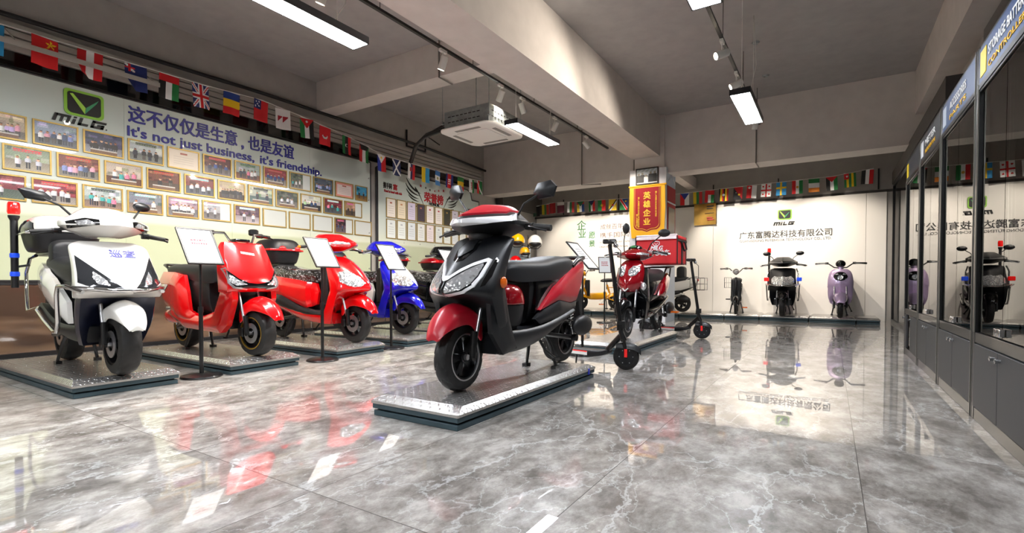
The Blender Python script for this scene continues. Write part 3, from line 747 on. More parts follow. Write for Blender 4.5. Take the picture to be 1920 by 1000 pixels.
def white_scooter():
    r = empty('electric_scooter', (0, 0, 0), 'white patrol scooter with chrome crash bars, tail case and red beacon on a pole', 'scooter')
    common(r, 'white_gloss', w=.15, R=.225, rim='dark_alloy')
    k = [(z, [(x + .02, y * 1.04) for x, y in h]) for z, h in NOSE[:8]]
    n = nose(r, 'white_gloss', [(z, h) for z, h in k])
    nose(r, 'navy_plastic', [(z, [(x - .0, y * .96) for x, y in h]) for z, h in NOSE[7:]], name='leg_shield')
    out = [(.02, .605), (.10, .635), (.20, .68), (.245, .72), (.235, .755), (.225, .80), (.175, .775), (.14, .71), (.08, .66), (.03, .64)]
    out = [(.012, .60), (.07, .66), (.15, .76), (.225, .86), (.235, .74), (.245, .665), (.17, .62), (.08, .60)]
    hs = patch('headlight', r, 'lens_dark', [n], [out], 'x', off=.004, both=True)
    patch('headlight_glass', hs, 'headlight_lens', [n], [[(.10, .64), (.12, .69), (.165, .745), (.175, .70), (.16, .655)]], 'x', off=.008, both=True)
    patch('headlight_trim', hs, 'silver', [n], [[(.02, .59), (.12, .595), (.245, .64), (.245, .652), (.12, .607), (.02, .60)]], 'x', off=.01, both=True)
    m = text('patrol_lettering', '巡查', .075, 'text_blue', n, facing((.668, 0, .865), (.75, 0, .62)), bold=.001, spacing=1.15)
    c = cowl(r, 'white_gloss', dz=.045, sz=1.1, sy=1.02)
    patch('cowl_lamp', c, 'black_gloss', [c], [[(.10, 1.075), (.24, 1.05), (.25, 1.10), (.16, 1.13), (.10, 1.115)]], 'x', off=.005, both=True)
    patch('cowl_glass', c, 'headlight_lens', [c], [[(.12, 1.082), (.20, 1.072), (.21, 1.10), (.15, 1.115)]], 'x', off=.009, both=True)
    bars(r, [(.30, 0, 1.06), (.30, .22, 1.055), (.26, .42, 1.02)], (.28, .29, 1.035), (.265, .41, 1.02), tips='chrome')
    mirror(r, (.30, .17, 1.14), (.28, .21, 1.20), (.25, .26, 1.27), oval(.075, .035), yaw=.5)
    mirror(r, (.30, -.19, 1.15), (.28, -.25, 1.22), (.25, -.37, 1.28), [(-.10, .03), (-.06, .045), (.05, .03), (.10, -.01), (.05, -.035), (-.06, -.03)], yaw=.3)
    skirt(r, 'black_plastic', rings=[(.46, .36, .23, .20), (.25, .35, .225, .225), (-.05, .37, .26, .235), (-.35, .46, .33, .23), (-.68, .50, .40, .19)])
    core(r, 'black_plastic')
    pillow('tail_panel', r, 'white_gloss', [(.20, .36), (.17, .52), (.0, .60), (-.2, .70), (-.45, .78), (-.85, .84), (-1.02, .80), (-.98, .66), (-.80, .58), (-.45, .56), (-.15, .44), (.06, .385)], lambda a, b: tail_y(a, b) + .012, .03, .08)
    B().box((.0, -.12, .36), (.2, .12, .60)).build('underseat_front', 'white_gloss', r, bevel=.03)
    seat(r, 'seat_leather', [(x, zt + .02, zb, w) for x, zt, zb, w in SEAT])
    seat(r, 'seat_leather', [(-.40, 1.0, .84, .14), (-.45, 1.03, .84, .155), (-.52, 1.02, .84, .15), (-.55, 1.0, .85, .13)], 'backrest')
    bb, ll = topcase(r, 'white_gloss', 'black_plastic', -.50, -1.12, .93, 1.24, .26)
    patch('lid_panel', ll, 'black_gloss', [ll], [[(-.58, 1.09), (-.62, 1.16), (-.72, 1.19), (-.95, 1.19), (-1.0, 1.13), (-1.0, 1.09)]], 'y', off=.008, both=False)
    patch('lid_panel', ll, 'black_gloss', [ll], [[(-.58, 1.09), (-.62, 1.16), (-.72, 1.19), (-.95, 1.19), (-1.0, 1.13), (-1.0, 1.09)]], '-y', off=.008, both=False)
    B().tube([(-.56, -.27, 1.08), (-.7, -.275, 1.075), (-1.05, -.25, 1.08)], .009).tube([(-.56, .27, 1.08), (-.7, .275, 1.075), (-1.05, .25, 1.08)], .009).build('case_trim', 'chrome', bb)
    crash_bars(r)
    for s in (-1, 1): B().tube([(-.5, s * .22, .46), (-.85, s * .22, .42), (-.98, s * .2, .55), (-1.04, s * .19, .75), (-.95, s * .18, .88), (-.85, s * .16, .90)], .014).build('rear_guard_bar', 'chrome', r)
    p = beacon(r, -.99, -.27, .62, 1.36, r=.026)
    for z in (.72, .88): B().lathe([(.03, 0), (.033, .01), (.033, .03), (.03, .04)], c=(-.99, -.27, z), axis='z', n=18).build('blue_band', 'beacon_blue', p)
    B().tube([(-.99, -.27, .80), (-.95, -.18, .82)], .01).build('beacon_bracket', 'black_metal', p)
    taillight(r); fender(r, 'black_plastic', [(-.4, .44, .40, .07), (-.55, .47, .42, .08), (-.75, .46, .38, .08), (-.9, .38, .32, .07)], name='rear_fender')
    return r
def angular_red():
    r = empty('electric_scooter', (0, 0, 0), 'glossy red scooter with a flat tall leg shield and black seat', 'scooter')
    common(r, 'red_gloss', w=.14, rim='dark_alloy', stripe='gold_metal', steer=.1, mud=False)
    rings = [(1.035, [(.44, 0), (.44, .10), (.43, .175), (.38, .18), (.36, .10), (.36, 0)]),
             (1.0, [(.47, 0), (.465, .11), (.445, .195), (.36, .205), (.34, .10), (.34, 0)]),
             (.85, [(.56, 0), (.55, .13), (.51, .22), (.40, .235), (.36, .12), (.36, 0)]),
             (.70, [(.65, 0), (.63, .14), (.58, .24), (.44, .25), (.38, .12), (.38, 0)]),
             (.62, [(.66, 0), (.645, .14), (.60, .245), (.455, .252), (.39, .12), (.39, 0)]),
             (.58, [(.60, 0), (.60, .14), (.59, .245), (.455, .252), (.39, .12), (.39, 0)])]
    n = nose(r, 'red_gloss', rings, crease=(1, 2, 3))
    nose(r, 'black_plastic', [(.60, [(.52, 0), (.52, .1), (.50, .19), (.42, .2), (.38, .1), (.37, 0)]), (.40, [(.43, 0), (.43, .1), (.45, .19), (.38, .2), (.34, .1), (.33, 0)]), (.24, [(.38, 0), (.38, .1), (.40, .18), (.34, .18), (.30, .1), (.29, 0)])], name='leg_shield')
    for s in (1,):
        pillow('leg_frame', r, 'red_gloss', [(.60, .60), (.44, .64), (.30, .40), (.10, .35), (-.20, .36), (-.45, .45), (-.60, .36), (-.25, .23), (.40, .21), (.50, .28), (.61, .52)], lambda a, b: .205, .03, .06, thick=.05)
    hs = patch('headlight', r, 'black_gloss', [n], [[(0, .615), (0, .655), (.08, .665), (.15, .70), (.225, .78), (.235, .74), (.235, .66), (.20, .625), (.12, .61)]], 'x', off=.004, both=True)
    patch('headlight_glass', hs, 'headlight_lens', [n], [[(.09, .645), (.15, .68), (.215, .74), (.222, .67), (.18, .64)]], 'x', off=.008, both=True)
    patch('headlight_trim', hs, 'silver', [n], [[(.225, .80), (.235, .79), (.238, .66), (.20, .615), (.09, .60), (.09, .61), (.19, .63), (.222, .665)]], 'x', off=.01, both=True)
    patch('shield_badge', n, 'white_gloss', [n], [[(-.07, .93), (.05, .915), (.05, .935), (-.07, .95)]], 'x', off=.003)
    b = bars(r, [(.40, 0, 1.02), (.39, .10, 1.04), (.36, .14, 1.12), (.28, .33, 1.12)], (.30, .25, 1.12), (.25, .36, 1.12), mt='chrome')
    B().box((.30, -.07, 1.04), (.42, .07, 1.07)).build('dashboard', 'black_gloss', r, bevel=.01)
    B().lathe([(.035, 0), (.045, .01), (.045, .05), (.03, .06)], c=(.30, .17, 1.12), axis='z', n=16).build('bell', 'black_metal', r)
    skirt(r, 'black_plastic', rings=[(.42, .34, .24, .17), (.1, .34, .24, .19), (-.2, .36, .26, .19), (-.5, .42, .34, .16)])
    core(r, 'black_plastic', rings=[(.06, .70, .34, .13), (.02, .72, .34, .15), (-.3, .74, .40, .165), (-.7, .76, .5, .14)])
    pillow('tail_panel', r, 'red_gloss', [(-.04, .37), (-.15, .40), (-.19, .58), (-.25, .74), (-.45, .77), (-.83, .78), (-.97, .70), (-.90, .55), (-.78, .44), (-.55, .36), (-.3, .27), (-.05, .28)], lambda a, b: tail_y(a, b) + .02, .045, .12)
    B().ell((-.62, -.13, .33), (.17, .07, .075), 20, 10).build('muffler_cover', 'red_gloss', r)
    B().box((-.60, -.222, .395), (-.47, -.205, .425)).build('side_reflector', 'silver', r, bevel=.008)
    seat(r, 'seat_leather', [(.19, .80, .70, .1), (.16, .83, .66, .13), (0, .84, .66, .155), (-.3, .85, .71, .165), (-.65, .86, .74, .15), (-.78, .85, .77, .12)])
    grab(r, z=.82, x=-.72, l=.2)
    taillight(r, -.95, .7)
    return r
def sharp_scooter(label, col, steer=0., case=None, seatm='wrapped_seat', lens='white', cowlcol=None, face=None, corecol='black_plastic', handle_tips='orange_lens', fend=None, nose_only=False, group=None, tailcol=None, rim='dark_alloy', mirrors=False, rear_rest=None):
    """commuter scooter with a pointed nose, twin lens headlamp, stepped fairing and two-tone body"""
    r = empty('electric_scooter', (0, 0, 0), label, 'scooter')
    common(r, fend or col, w=.10, R=.215, rim=rim, steer=steer, mud=False)
    rings = [(.96, [(.44, 0), (.42, .06), (.37, .10), (.33, .10), (.29, .06), (.28, 0)]),
             (.92, [(.55, 0), (.50, .10), (.40, .185), (.36, .19), (.32, .10), (.31, 0)]),
             (.80, [(.71, 0), (.64, .12), (.50, .205), (.42, .21), (.36, .12), (.35, 0)]),
             (.68, [(.83, 0), (.75, .12), (.58, .215), (.46, .22), (.39, .12), (.38, 0)]),
             (.60, [(.88, 0), (.78, .12), (.62, .22), (.48, .225), (.39, .12), (.38, 0)]),
             (.57, [(.84, 0), (.76, .11), (.61, .22), (.48, .225), (.39, .12), (.38, 0)]),
             (.54, [(.62, 0), (.60, .10), (.58, .22), (.46, .225), (.38, .12), (.37, 0)]),
             (.42, [(.43, 0), (.44, .10), (.54, .22), (.42, .225), (.36, .12), (.35, 0)]),
             (.32, [(.39, 0), (.41, .10), (.51, .215), (.36, .22), (.33, .12), (.32, 0)]),
             (.21, [(.36, 0), (.38, .08), (.45, .19), (.33, .20), (.30, .10), (.29, 0)])]
    n = nose(r, col, rings)
    B().box((.26, -.15, .40), (.36, .15, .86)).build('inner_shield', 'black_plastic', r, bevel=.02)
    hs = patch('headlight', r, 'headlight_lens', [n], [[(.03, .66), (.05, .73), (.12, .80), (.175, .78), (.20, .68), (.16, .63), (.08, .62)]], 'x', off=.006, both=True)
    if face: patch('nose_mask', n, face, [n], [[(-.12, .92), (-.13, .80), (-.04, .72), (0, .62), (.04, .72), (.13, .80), (.12, .92)]], 'x', off=.003)
    c = cowl(r, cowlcol or col, dz=.05, sy=1.0, sz=1.0)
    patch('cowl_lamp', c, 'headlight_lens', [c], [[(.03, 1.06), (.15, 1.06), (.22, 1.09), (.14, 1.125), (.05, 1.10)]], 'x', off=.005, both=True)
    bars(r, [(.30, 0, 1.08), (.30, .2, 1.075), (.27, .44, 1.05)], (.285, .29, 1.065), (.27, .43, 1.05), tips=handle_tips, lm='silver')
    if mirrors:
        for s in (-1, 1): mirror(r, (.30, s * .17, 1.12), (.28, s * .24, 1.2), (.24, s * .33, 1.30), oval(.05, .06))
    skirt(r, col, rings=[(.46, .34, .21, .20), (.25, .33, .205, .225), (-.05, .34, .24, .228), (-.35, .44, .33, .215), (-.66, .48, .42, .18)])
    pillow('foot_trim', r, 'black_plastic', [(.42, .34), (.36, .30), (.10, .295), (-.2, .35), (-.60, .45), (-.60, .54), (-.35, .52), (-.05, .40), (.2, .36)], lambda a, b: .205 if a > -.4 else .20 + (a + .4) * .12, .03, .03)
    B().box((-.1, -.19, .33), (.42, .19, .355)).build('floor_mat', 'rubber', r, bevel=.006)
    core(r, corecol)
    pillow('tail_panel', r, tailcol or col, [(.17, .42), (.20, .56), (.16, .66), (-.10, .70), (-.51, .745), (-.80, .80), (-1.0, .83), (-1.0, .76), (-.90, .62), (-.60, .535), (-.2, .45), (.05, .38)], lambda a, b: tail_y(a, b) - (.05 if a > .08 else 0), .028, .08)
    seat(r, seatm, [(x + .02, zt, zb, w * 1.06) for x, zt, zb, w in SEAT])
    grab(r, 'silver', x=-.74, z=.84, l=.24); taillight(r)
    if rear_rest: seat(r, rear_rest, [(-.62, 1.05, .90, .10), (-.66, 1.13, .88, .13), (-.72, 1.14, .87, .13), (-.76, 1.10, .88, .11)], 'backrest')
    if case: topcase(r, case[0], case[1], *case[2:], band=col if 'black' not in col else 'wine_gloss')
    return r
def delivery_scooter():
    r = empty('electric_scooter', (0, 0, 0), 'wine red scooter carrying the big square delivery bag beside the white column', 'scooter')
    wheel(r, 'front_wheel', .63, .215, .075, 'alloy', 12, wire=False, stripe='silver')
    wheel(r, 'rear_wheel', -.62, .215, .085, 'alloy', 6)
    fork(r, .63, .215, .50, .70); rear_end(r, .215); stands(r)
    fender(r, 'black_gloss', [(a, zt - .05, zs - .03, w * .75) for a, zt, zs, w in FEND])
    rings = [(.95, [(.44, 0), (.42, .05), (.38, .09), (.34, .09), (.30, .05), (.29, 0)]),
             (.90, [(.54, 0), (.50, .09), (.43, .15), (.37, .155), (.33, .08), (.32, 0)]),
             (.78, [(.63, 0), (.58, .12), (.48, .175), (.41, .18), (.36, .1), (.35, 0)]),
             (.66, [(.68, 0), (.64, .10), (.52, .165), (.44, .17), (.38, .1), (.37, 0)]),
             (.58, [(.67, 0), (.62, .06), (.53, .11), (.46, .12), (.40, .08), (.39, 0)]),
             (.55, [(.60, 0), (.57, .05), (.52, .09), (.46, .10), (.41, .05), (.40, 0)])]
    n = nose(r, 'wine_gloss', rings, crease=())
    nose(r, 'black_gloss', [(.86, [(.42, 0), (.42, .1), (.42, .17), (.36, .18), (.33, .1), (.32, 0)]), (.62, [(.50, 0), (.50, .12), (.48, .21), (.38, .215), (.36, .1), (.35, 0)]),
                            (.45, [(.44, 0), (.45, .12), (.50, .22), (.36, .22), (.33, .1), (.32, 0)]), (.22, [(.36, 0), (.38, .1), (.42, .17), (.33, .18), (.30, .1), (.29, 0)])], name='leg_shield')
    patch('headlight', r, 'headlight_lens', [n], [[(.025, .76), (.02, .82), (.06, .87), (.12, .875), (.14, .82), (.11, .76), (.06, .74)]], 'x', off=.008, both=True)
    for s in (-1, 1): B().ell((.49, s * .17, .62), (.04, .035, .055), 16, 8).build('fog_lamp', 'headlight_lens', r)
    b = B()
    for s in (-1, 1): b.tube([(.645, s * .035, .60), (.66, 0, .565)], .008)
    b.build('nose_badge', 'white_gloss', r)
    c = cowl(r, 'wine_gloss', dz=-.035, sz=.75, sy=.85, dx=-.02)
    patch('cowl_lamp', c, 'headlight_lens', [c], [[(.10, .985), (.20, .985), (.21, 1.02), (.13, 1.04), (.09, 1.02)]], 'x', off=.006, both=True)
    B().ell((.28, 0, 1.09), (.10, .09, .05), 20, 8).build('instrument', 'black_gloss', r)
    B().ell((.36, 0, 1.11), (.022, .04, .018), 14, 6).build('display', 'text_green', r)
    bars(r, [(.28, 0, 1.05), (.28, .17, 1.05), (.25, .40, 1.02)], (.27, .26, 1.04), (.25, .40, 1.02), tips='chrome', lm='silver', mt='silver')
    mirror(r, (.27, .15, 1.06), (.26, .19, 1.15), (.22, .34, 1.28), oval(.075, .05), tilt=0)
    mirror(r, (.27, -.15, 1.06), (.26, -.16, 1.2), (.24, -.14, 1.36), oval(.045, .07))
    skirt(r, 'black_gloss', rings=[(.44, .34, .22, .17), (.25, .34, .21, .20), (-.05, .36, .25, .21), (-.35, .43, .35, .20), (-.66, .50, .43, .17)])
    core(r, 'black_gloss')
    pillow('tail_panel', r, 'wine_gloss', [(-.15, .50), (-.32, .66), (-.50, .74), (-.72, .80), (-.86, .80), (-.84, .70), (-.66, .58), (-.4, .48)], tail_y, .028, .07)
    seat(r, 'seat_leather', [(x, zt - .01, zb, w * .95) for x, zt, zb, w in SEAT[:6]] + [(-.5, .85, .73, .14), (-.56, .83, .76, .12)])
    b = B()
    for s in (-1, 1): b.tube([(-.45, s * .13, .72), (-.58, s * .15, .87), (-.95, s * .15, .90)], .012); b.tube([(-.8, s * .15, .89), (-.72, s * .15, .7)], .01)
    b.tube([(-.95, -.15, .90), (-.95, .15, .90)], .01).tube([(-.75, -.15, .885), (-.75, .15, .885)], .01)
    b.build('rear_rack', 'black_metal', r)
    taillight(r, -.9, .74)
    for s in (-1, 1): B().ell((-.86, s * .13, .30), (.06, .05, .05), 14, 8).build('rear_reflector', 'wine_gloss', r)
    # chain and pedal crank below
    B().lathe([(.045, -.012), (.05, -.01), (.05, .01), (.045, .012)], c=(-.1, .16, .22), n=20).tube([(-.1, .16, .22), (-.02, .19, .16)], .008).tube([(-.1, -.16, .22), (-.18, -.2, .28)], .008).build('pedal_crank', 'silver', r)
    b = B().box((-.75, .19, .245), (-.64, .29, .27)); b.build('pedal', 'orange_lens', r, bevel=.004)
    return r
def delivery_bag():
    b = empty('delivery_bag', (0, 0, 0), 'large red insulated delivery bag with white print strapped behind the wine red scooter seat', 'bag')
    w, h, d = .29, .40, .24
    bx = B().box((-d, -w, 0), (d, w, h * .86)).build('bag_body', 'bag_red', b, bevel=.02)
    B().box((-d - .008, -w - .008, h * .84), (d + .008, w + .008, h)).build('bag_lid', 'bag_red', b, bevel=.025)
    B().box((d - .02, -w + .01, h * .965), (d + .014, w - .01, h + .012)).box((d + .003, -w + .01, h * .86), (d + .014, w - .01, h)).build('reflective_strip', 'reflective_strip', b, bevel=.004)
    t = B()
    for s in (-1, 1):
        t.box((-d - .004, s * w - .006, h * .80), (d + .004, s * w + .012, h * .85)); t.box((-.01, s * (w + .006) - .006, .0), (.04, s * (w + .006) + .008, h * .82))
        t.tube([(-.15, s * (w + .01), h * .8), (-.15, s * (w + .03), h * .55), (-.02, s * (w + .03), h * .48), (.08, s * (w + .012), h * .8)], .012, 8)
        for x in (-d, d): t.tube([(x, s * w, 0), (x, s * w, h * .98)], .007, 6)
    t.build('bag_strap', 'bag_trim', b)
    text('bag_lettering', '美陆电动车', .085, 'white_cloth', bx, facing((d + .002, .0, .155), (1, 0, 0)), ext=.0015, bold=.002, shear=.15, fit=.36)
    text('bag_brand', 'MILG', .075, 'white_cloth', bx, facing((d + .002, .0, .225), (1, 0, 0)), ext=.0015, bold=.003, shear=.3)
    e = B().tube([(d + .003, a * .045, .29 + c * .03) for a, c in ((-1, .8), (-.6, 1), (.6, 1), (1, .8), (1, -.4), (.5, -1), (-.5, -1), (-1, -.4))], .005, 6, closed=True)
    e.tube([(d + .003, -.022, .30), (d + .003, 0, .272), (d + .003, .022, .30)], .004, 6); e.build('bag_logo', 'white_cloth', bx)
    return b
def retro_scooter():
    r = empty('electric_scooter', (0, 0, 0), 'lilac retro scooter with round mask and wide open handlebars on the far platform', 'scooter')
    common(r, None, w=.10, mud=False, side=True)
    rings = [(.93, [(.46, 0), (.45, .06), (.42, .11), (.38, .12), (.35, .07), (.34, 0)]),
             (.88, [(.50, 0), (.485, .10), (.44, .175), (.39, .19), (.35, .1), (.34, 0)]),
             (.75, [(.54, 0), (.52, .12), (.47, .205), (.41, .215), (.36, .12), (.35, 0)]),
             (.62, [(.55, 0), (.53, .12), (.48, .21), (.42, .22), (.36, .12), (.35, 0)]),
             (.60, [(.53, 0), (.51, .12), (.47, .20), (.42, .21), (.36, .12), (.35, 0)]),
             (.50, [(.52, 0), (.50, .12), (.47, .205), (.41, .215), (.35, .12), (.34, 0)]),
             (.36, [(.40, 0), (.42, .12), (.47, .195), (.40, .205), (.34, .12), (.33, 0)]),
             (.26, [(.36, 0), (.38, .10), (.43, .15), (.36, .16), (.31, .1), (.30, 0)])]
    n = nose(r, 'purple_gloss', rings, crease=())
    patch('front_mask', n, 'black_gloss', [n], [[(.115 * math.cos(t) * (1 if math.sin(t) < .2 else .95), .79 + .085 * math.sin(t)) for t in [2 * PI * i / 24 for i in range(24)]]], 'x', off=.012)
    B().lathe([(.03, .55), (.045, .575), (.045, .565), (.02, .56)], c=(0, 0, .77), axis='x', n=20, closed=False).build('headlight', 'headlight_lens', n)
    patch('mask_detail', n, 'headlight_lens', [n], [[(.03, .82), (.09, .82), (.095, .835), (.04, .845)]], 'x', off=.018, both=True)
    fender(r, 'purple_gloss', [(.90, .34, .30, .06), (.84, .42, .30, .085), (.76, .475, .32, .10), (.66, .50, .34, .11), (.56, .49, .34, .12), (.50, .46, .36, .12)], crease=())
    B().ell((.40, 0, 1.03), (.085, .085, .075), 24, 12).build('instrument', 'black_gloss', r)
    B().tube([(.42, 0, .9), (.40, 0, 1.0)], .045, 16).build('steering_column', 'purple_gloss', r)
    bars(r, [(.38, 0, .95), (.39, .10, .96), (.36, .19, 1.03), (.30, .30, 1.045), (.26, .42, 1.04)], (.30, .24, 1.045), (.26, .41, 1.04), lm='silver')
    skirt(r, 'purple_gloss', rings=[(.42, .31, .24, .16), (.1, .31, .23, .19), (-.2, .33, .25, .19), (-.5, .42, .34, .16)])
    core(r, 'purple_gloss')
    pillow('tail_panel', r, 'purple_gloss', TAIL, tail_y, .04, .09)
    seat(r, 'seat_leather', SEAT[1:]); taillight(r, -.98, .74); grab(r, 'chrome')
    return r
def police_scooter():
    r = empty('electric_scooter', (0, 0, 0), 'black patrol scooter with red and blue lamps under the company name on the far platform', 'scooter')
    common(r, 'black_gloss', w=.12, mud=False)
    n = nose(r, 'black_matte')
    patch('headlight', n, 'headlight_lens', [n], [[(0, .60), (0, .80), (.07, .78), (.15, .80), (.20, .74), (.20, .66), (.12, .62)]], 'x', off=.008, both=True)
    c = cowl(r, 'black_matte', dz=.03); patch('cowl_trim', c, 'silver', [c], [[(-.24, 1.10), (-.24, 1.07), (0, 1.055), (.24, 1.07), (.24, 1.10), (0, 1.075)]], 'x', off=.006)
    bars(r, [(.28, 0, 1.06), (.27, .2, 1.05), (.25, .40, 1.02)], (.255, .28, 1.04), (.245, .40, 1.02), lm='silver', tips='chrome')
    for s in (-1, 1): mirror(r, (.27, s * .14, 1.08), (.26, s * .19, 1.18), (.22, s * .30, 1.27), oval(.075, .045), tilt=.1)
    for s, m in ((1, 'beacon_blue'), (-1, 'beacon_red')):
        B().box((.46, s * .29 - .045, .70), (.54, s * .29 + .045, .775)).build('warning_lamp', m, r, bevel=.012)
    crash_bars(r, r=.013)
    for s in (-1, 1): B().tube([(.42, s * .27, .62), (.44, s * .27, .86), (.40, s * .24, .95)], .012).build('guard_bar', 'chrome', r)
    beacon(r, -.35, -.28, .50, 1.42)
    B().tube([(-.35, -.28, .62), (-.35, -.15, .60)], .01).build('beacon_bracket', 'black_metal', r)
    skirt(r, 'black_gloss'); core(r); pillow('tail_panel', r, 'black_gloss', TAIL, tail_y, .03, .07)
    seat(r, 'seat_leather', SEAT); grab(r, 'chrome'); taillight(r)
    return r
def small_ebike(label, col, frame, face_basket=True, headcol='chrome'):
    r = empty('electric_bicycle', (0, 0, 0), label, 'bicycle')
    wheel(r, 'front_wheel', .48, .20, .065, 'dark_alloy', 5); wheel(r, 'rear_wheel', -.48, .20, .075, 'dark_alloy', 5)
    b = B().tube([(.36, 0, .78), (.42, 0, .52), (.40, 0, .45)], .024)
    for s in (-1, 1): b.tube([(.42, s * .06, .50), (.46, s * .06, .36), (.48, s * .055, .20)], .014); b.tube([(.48, s * .055, .2), (.43, s * .06, .44)], .008)
    b.build('fork', frame, r)
    b = B().tube([(.40, 0, .55), (.28, 0, .30), (-.2, 0, .28), (-.32, 0, .40), (-.24, 0, .62)], .028)
    for s in (-1, 1): b.tube([(-.2, s * .05, .28), (-.48, s * .06, .20)], .014).tube([(-.26, s * .05, .55), (-.66, s * .09, .55), (-.48, s * .06, .2)], .011)
    b.build('frame', frame, r)
    body('battery_box', r, col, [(x, [(0, zt), (w, zt), (w * 1.05, (zt + zb) / 2), (w, zb), (0, zb)]) for x, zt, zb, w in ((.26, .40, .26, .09), (.20, .42, .24, .12), (-.10, .42, .24, .12), (-.2, .44, .28, .11))], axis='x', lvl=2, ends=.8)
    fender(r, col, [(.68, .30, .27, .035), (.62, .385, .30, .045), (.50, .425, .32, .05), (.38, .39, .30, .05), (.32, .34, .28, .045)])
    fender(r, col, [(-.28, .32, .30, .04), (-.36, .41, .32, .05), (-.50, .43, .33, .055), (-.64, .38, .31, .05), (-.69, .30, .27, .04)], name='rear_fender')
    seat(r, 'seat_leather', [(-.08, .74, .70, .04), (-.14, .77, .69, .08), (-.28, .78, .69, .11), (-.36, .78, .70, .10)])
    seat(r, 'seat_leather', [(-.44, .66, .58, .08), (-.5, .68, .57, .11), (-.68, .68, .57, .11), (-.72, .66, .58, .09)], 'rear_seat')
    B().tube([(-.24, 0, .5), (-.24, 0, .70)], .018).build('seat_post', 'chrome', r)
    bars(r, [(.34, 0, .84), (.36, .05, .88), (.34, .13, .97), (.26, .30, .97)], (.29, .20, .97), (.24, .31, .97), mt='chrome', lm='silver')
    B().ell((.40, 0, .90), (.06, .065, .065), 18, 10).build('headlight_shell', headcol, r)
    B().ell((.45, 0, .90), (.02, .045, .045), 16, 8).build('headlight', 'headlight_lens', r)
    if face_basket:
        k = B(); x0, x1, w, z0, z1 = -.12, .10, .05, .56, .78
        y0 = -.17
        for z in (z0, (z0 + z1) / 2, z1): k.tube([(x0, y0 - .07, z), (x1, y0 - .07, z), (x1, y0 + .07, z), (x0, y0 + .07, z)], .004, 5, closed=True)
        for i in range(5):
            t = x0 + (x1 - x0) * i / 4
            for yy in (y0 - .07, y0 + .07): k.tube([(t, yy, z0), (t, yy, z1)], .003, 5)
        for i in range(4):
            t = y0 - .07 + .14 * i / 3; k.tube([(x1, t, z0), (x1, t, z1)], .003, 5)
        k.tube([(0, y0 + .07, .66), (.0, -.03, .6)], .008)
        k.build('basket', 'chrome', r)
    stands(r, x=-.30, side=False)
    B().tube([(-.1, .10, .22), (-.02, .12, .14)], .008).tube([(-.1, -.10, .22), (-.18, -.12, .30)], .008).build('pedal_crank', 'silver', r)
    B().box((-.06, .12, .12), (.04, .22, .145)).build('pedal', 'orange_lens', r, bevel=.004)
    B().box((-.22, -.22, .29), (-.13, -.12, .315)).build('pedal', 'black_plastic', r, bevel=.004)
    B().box((.26, -.10, .34), (.33, .10, .74)).build('leg_shield', 'black_plastic', r, bevel=.02)
    return r
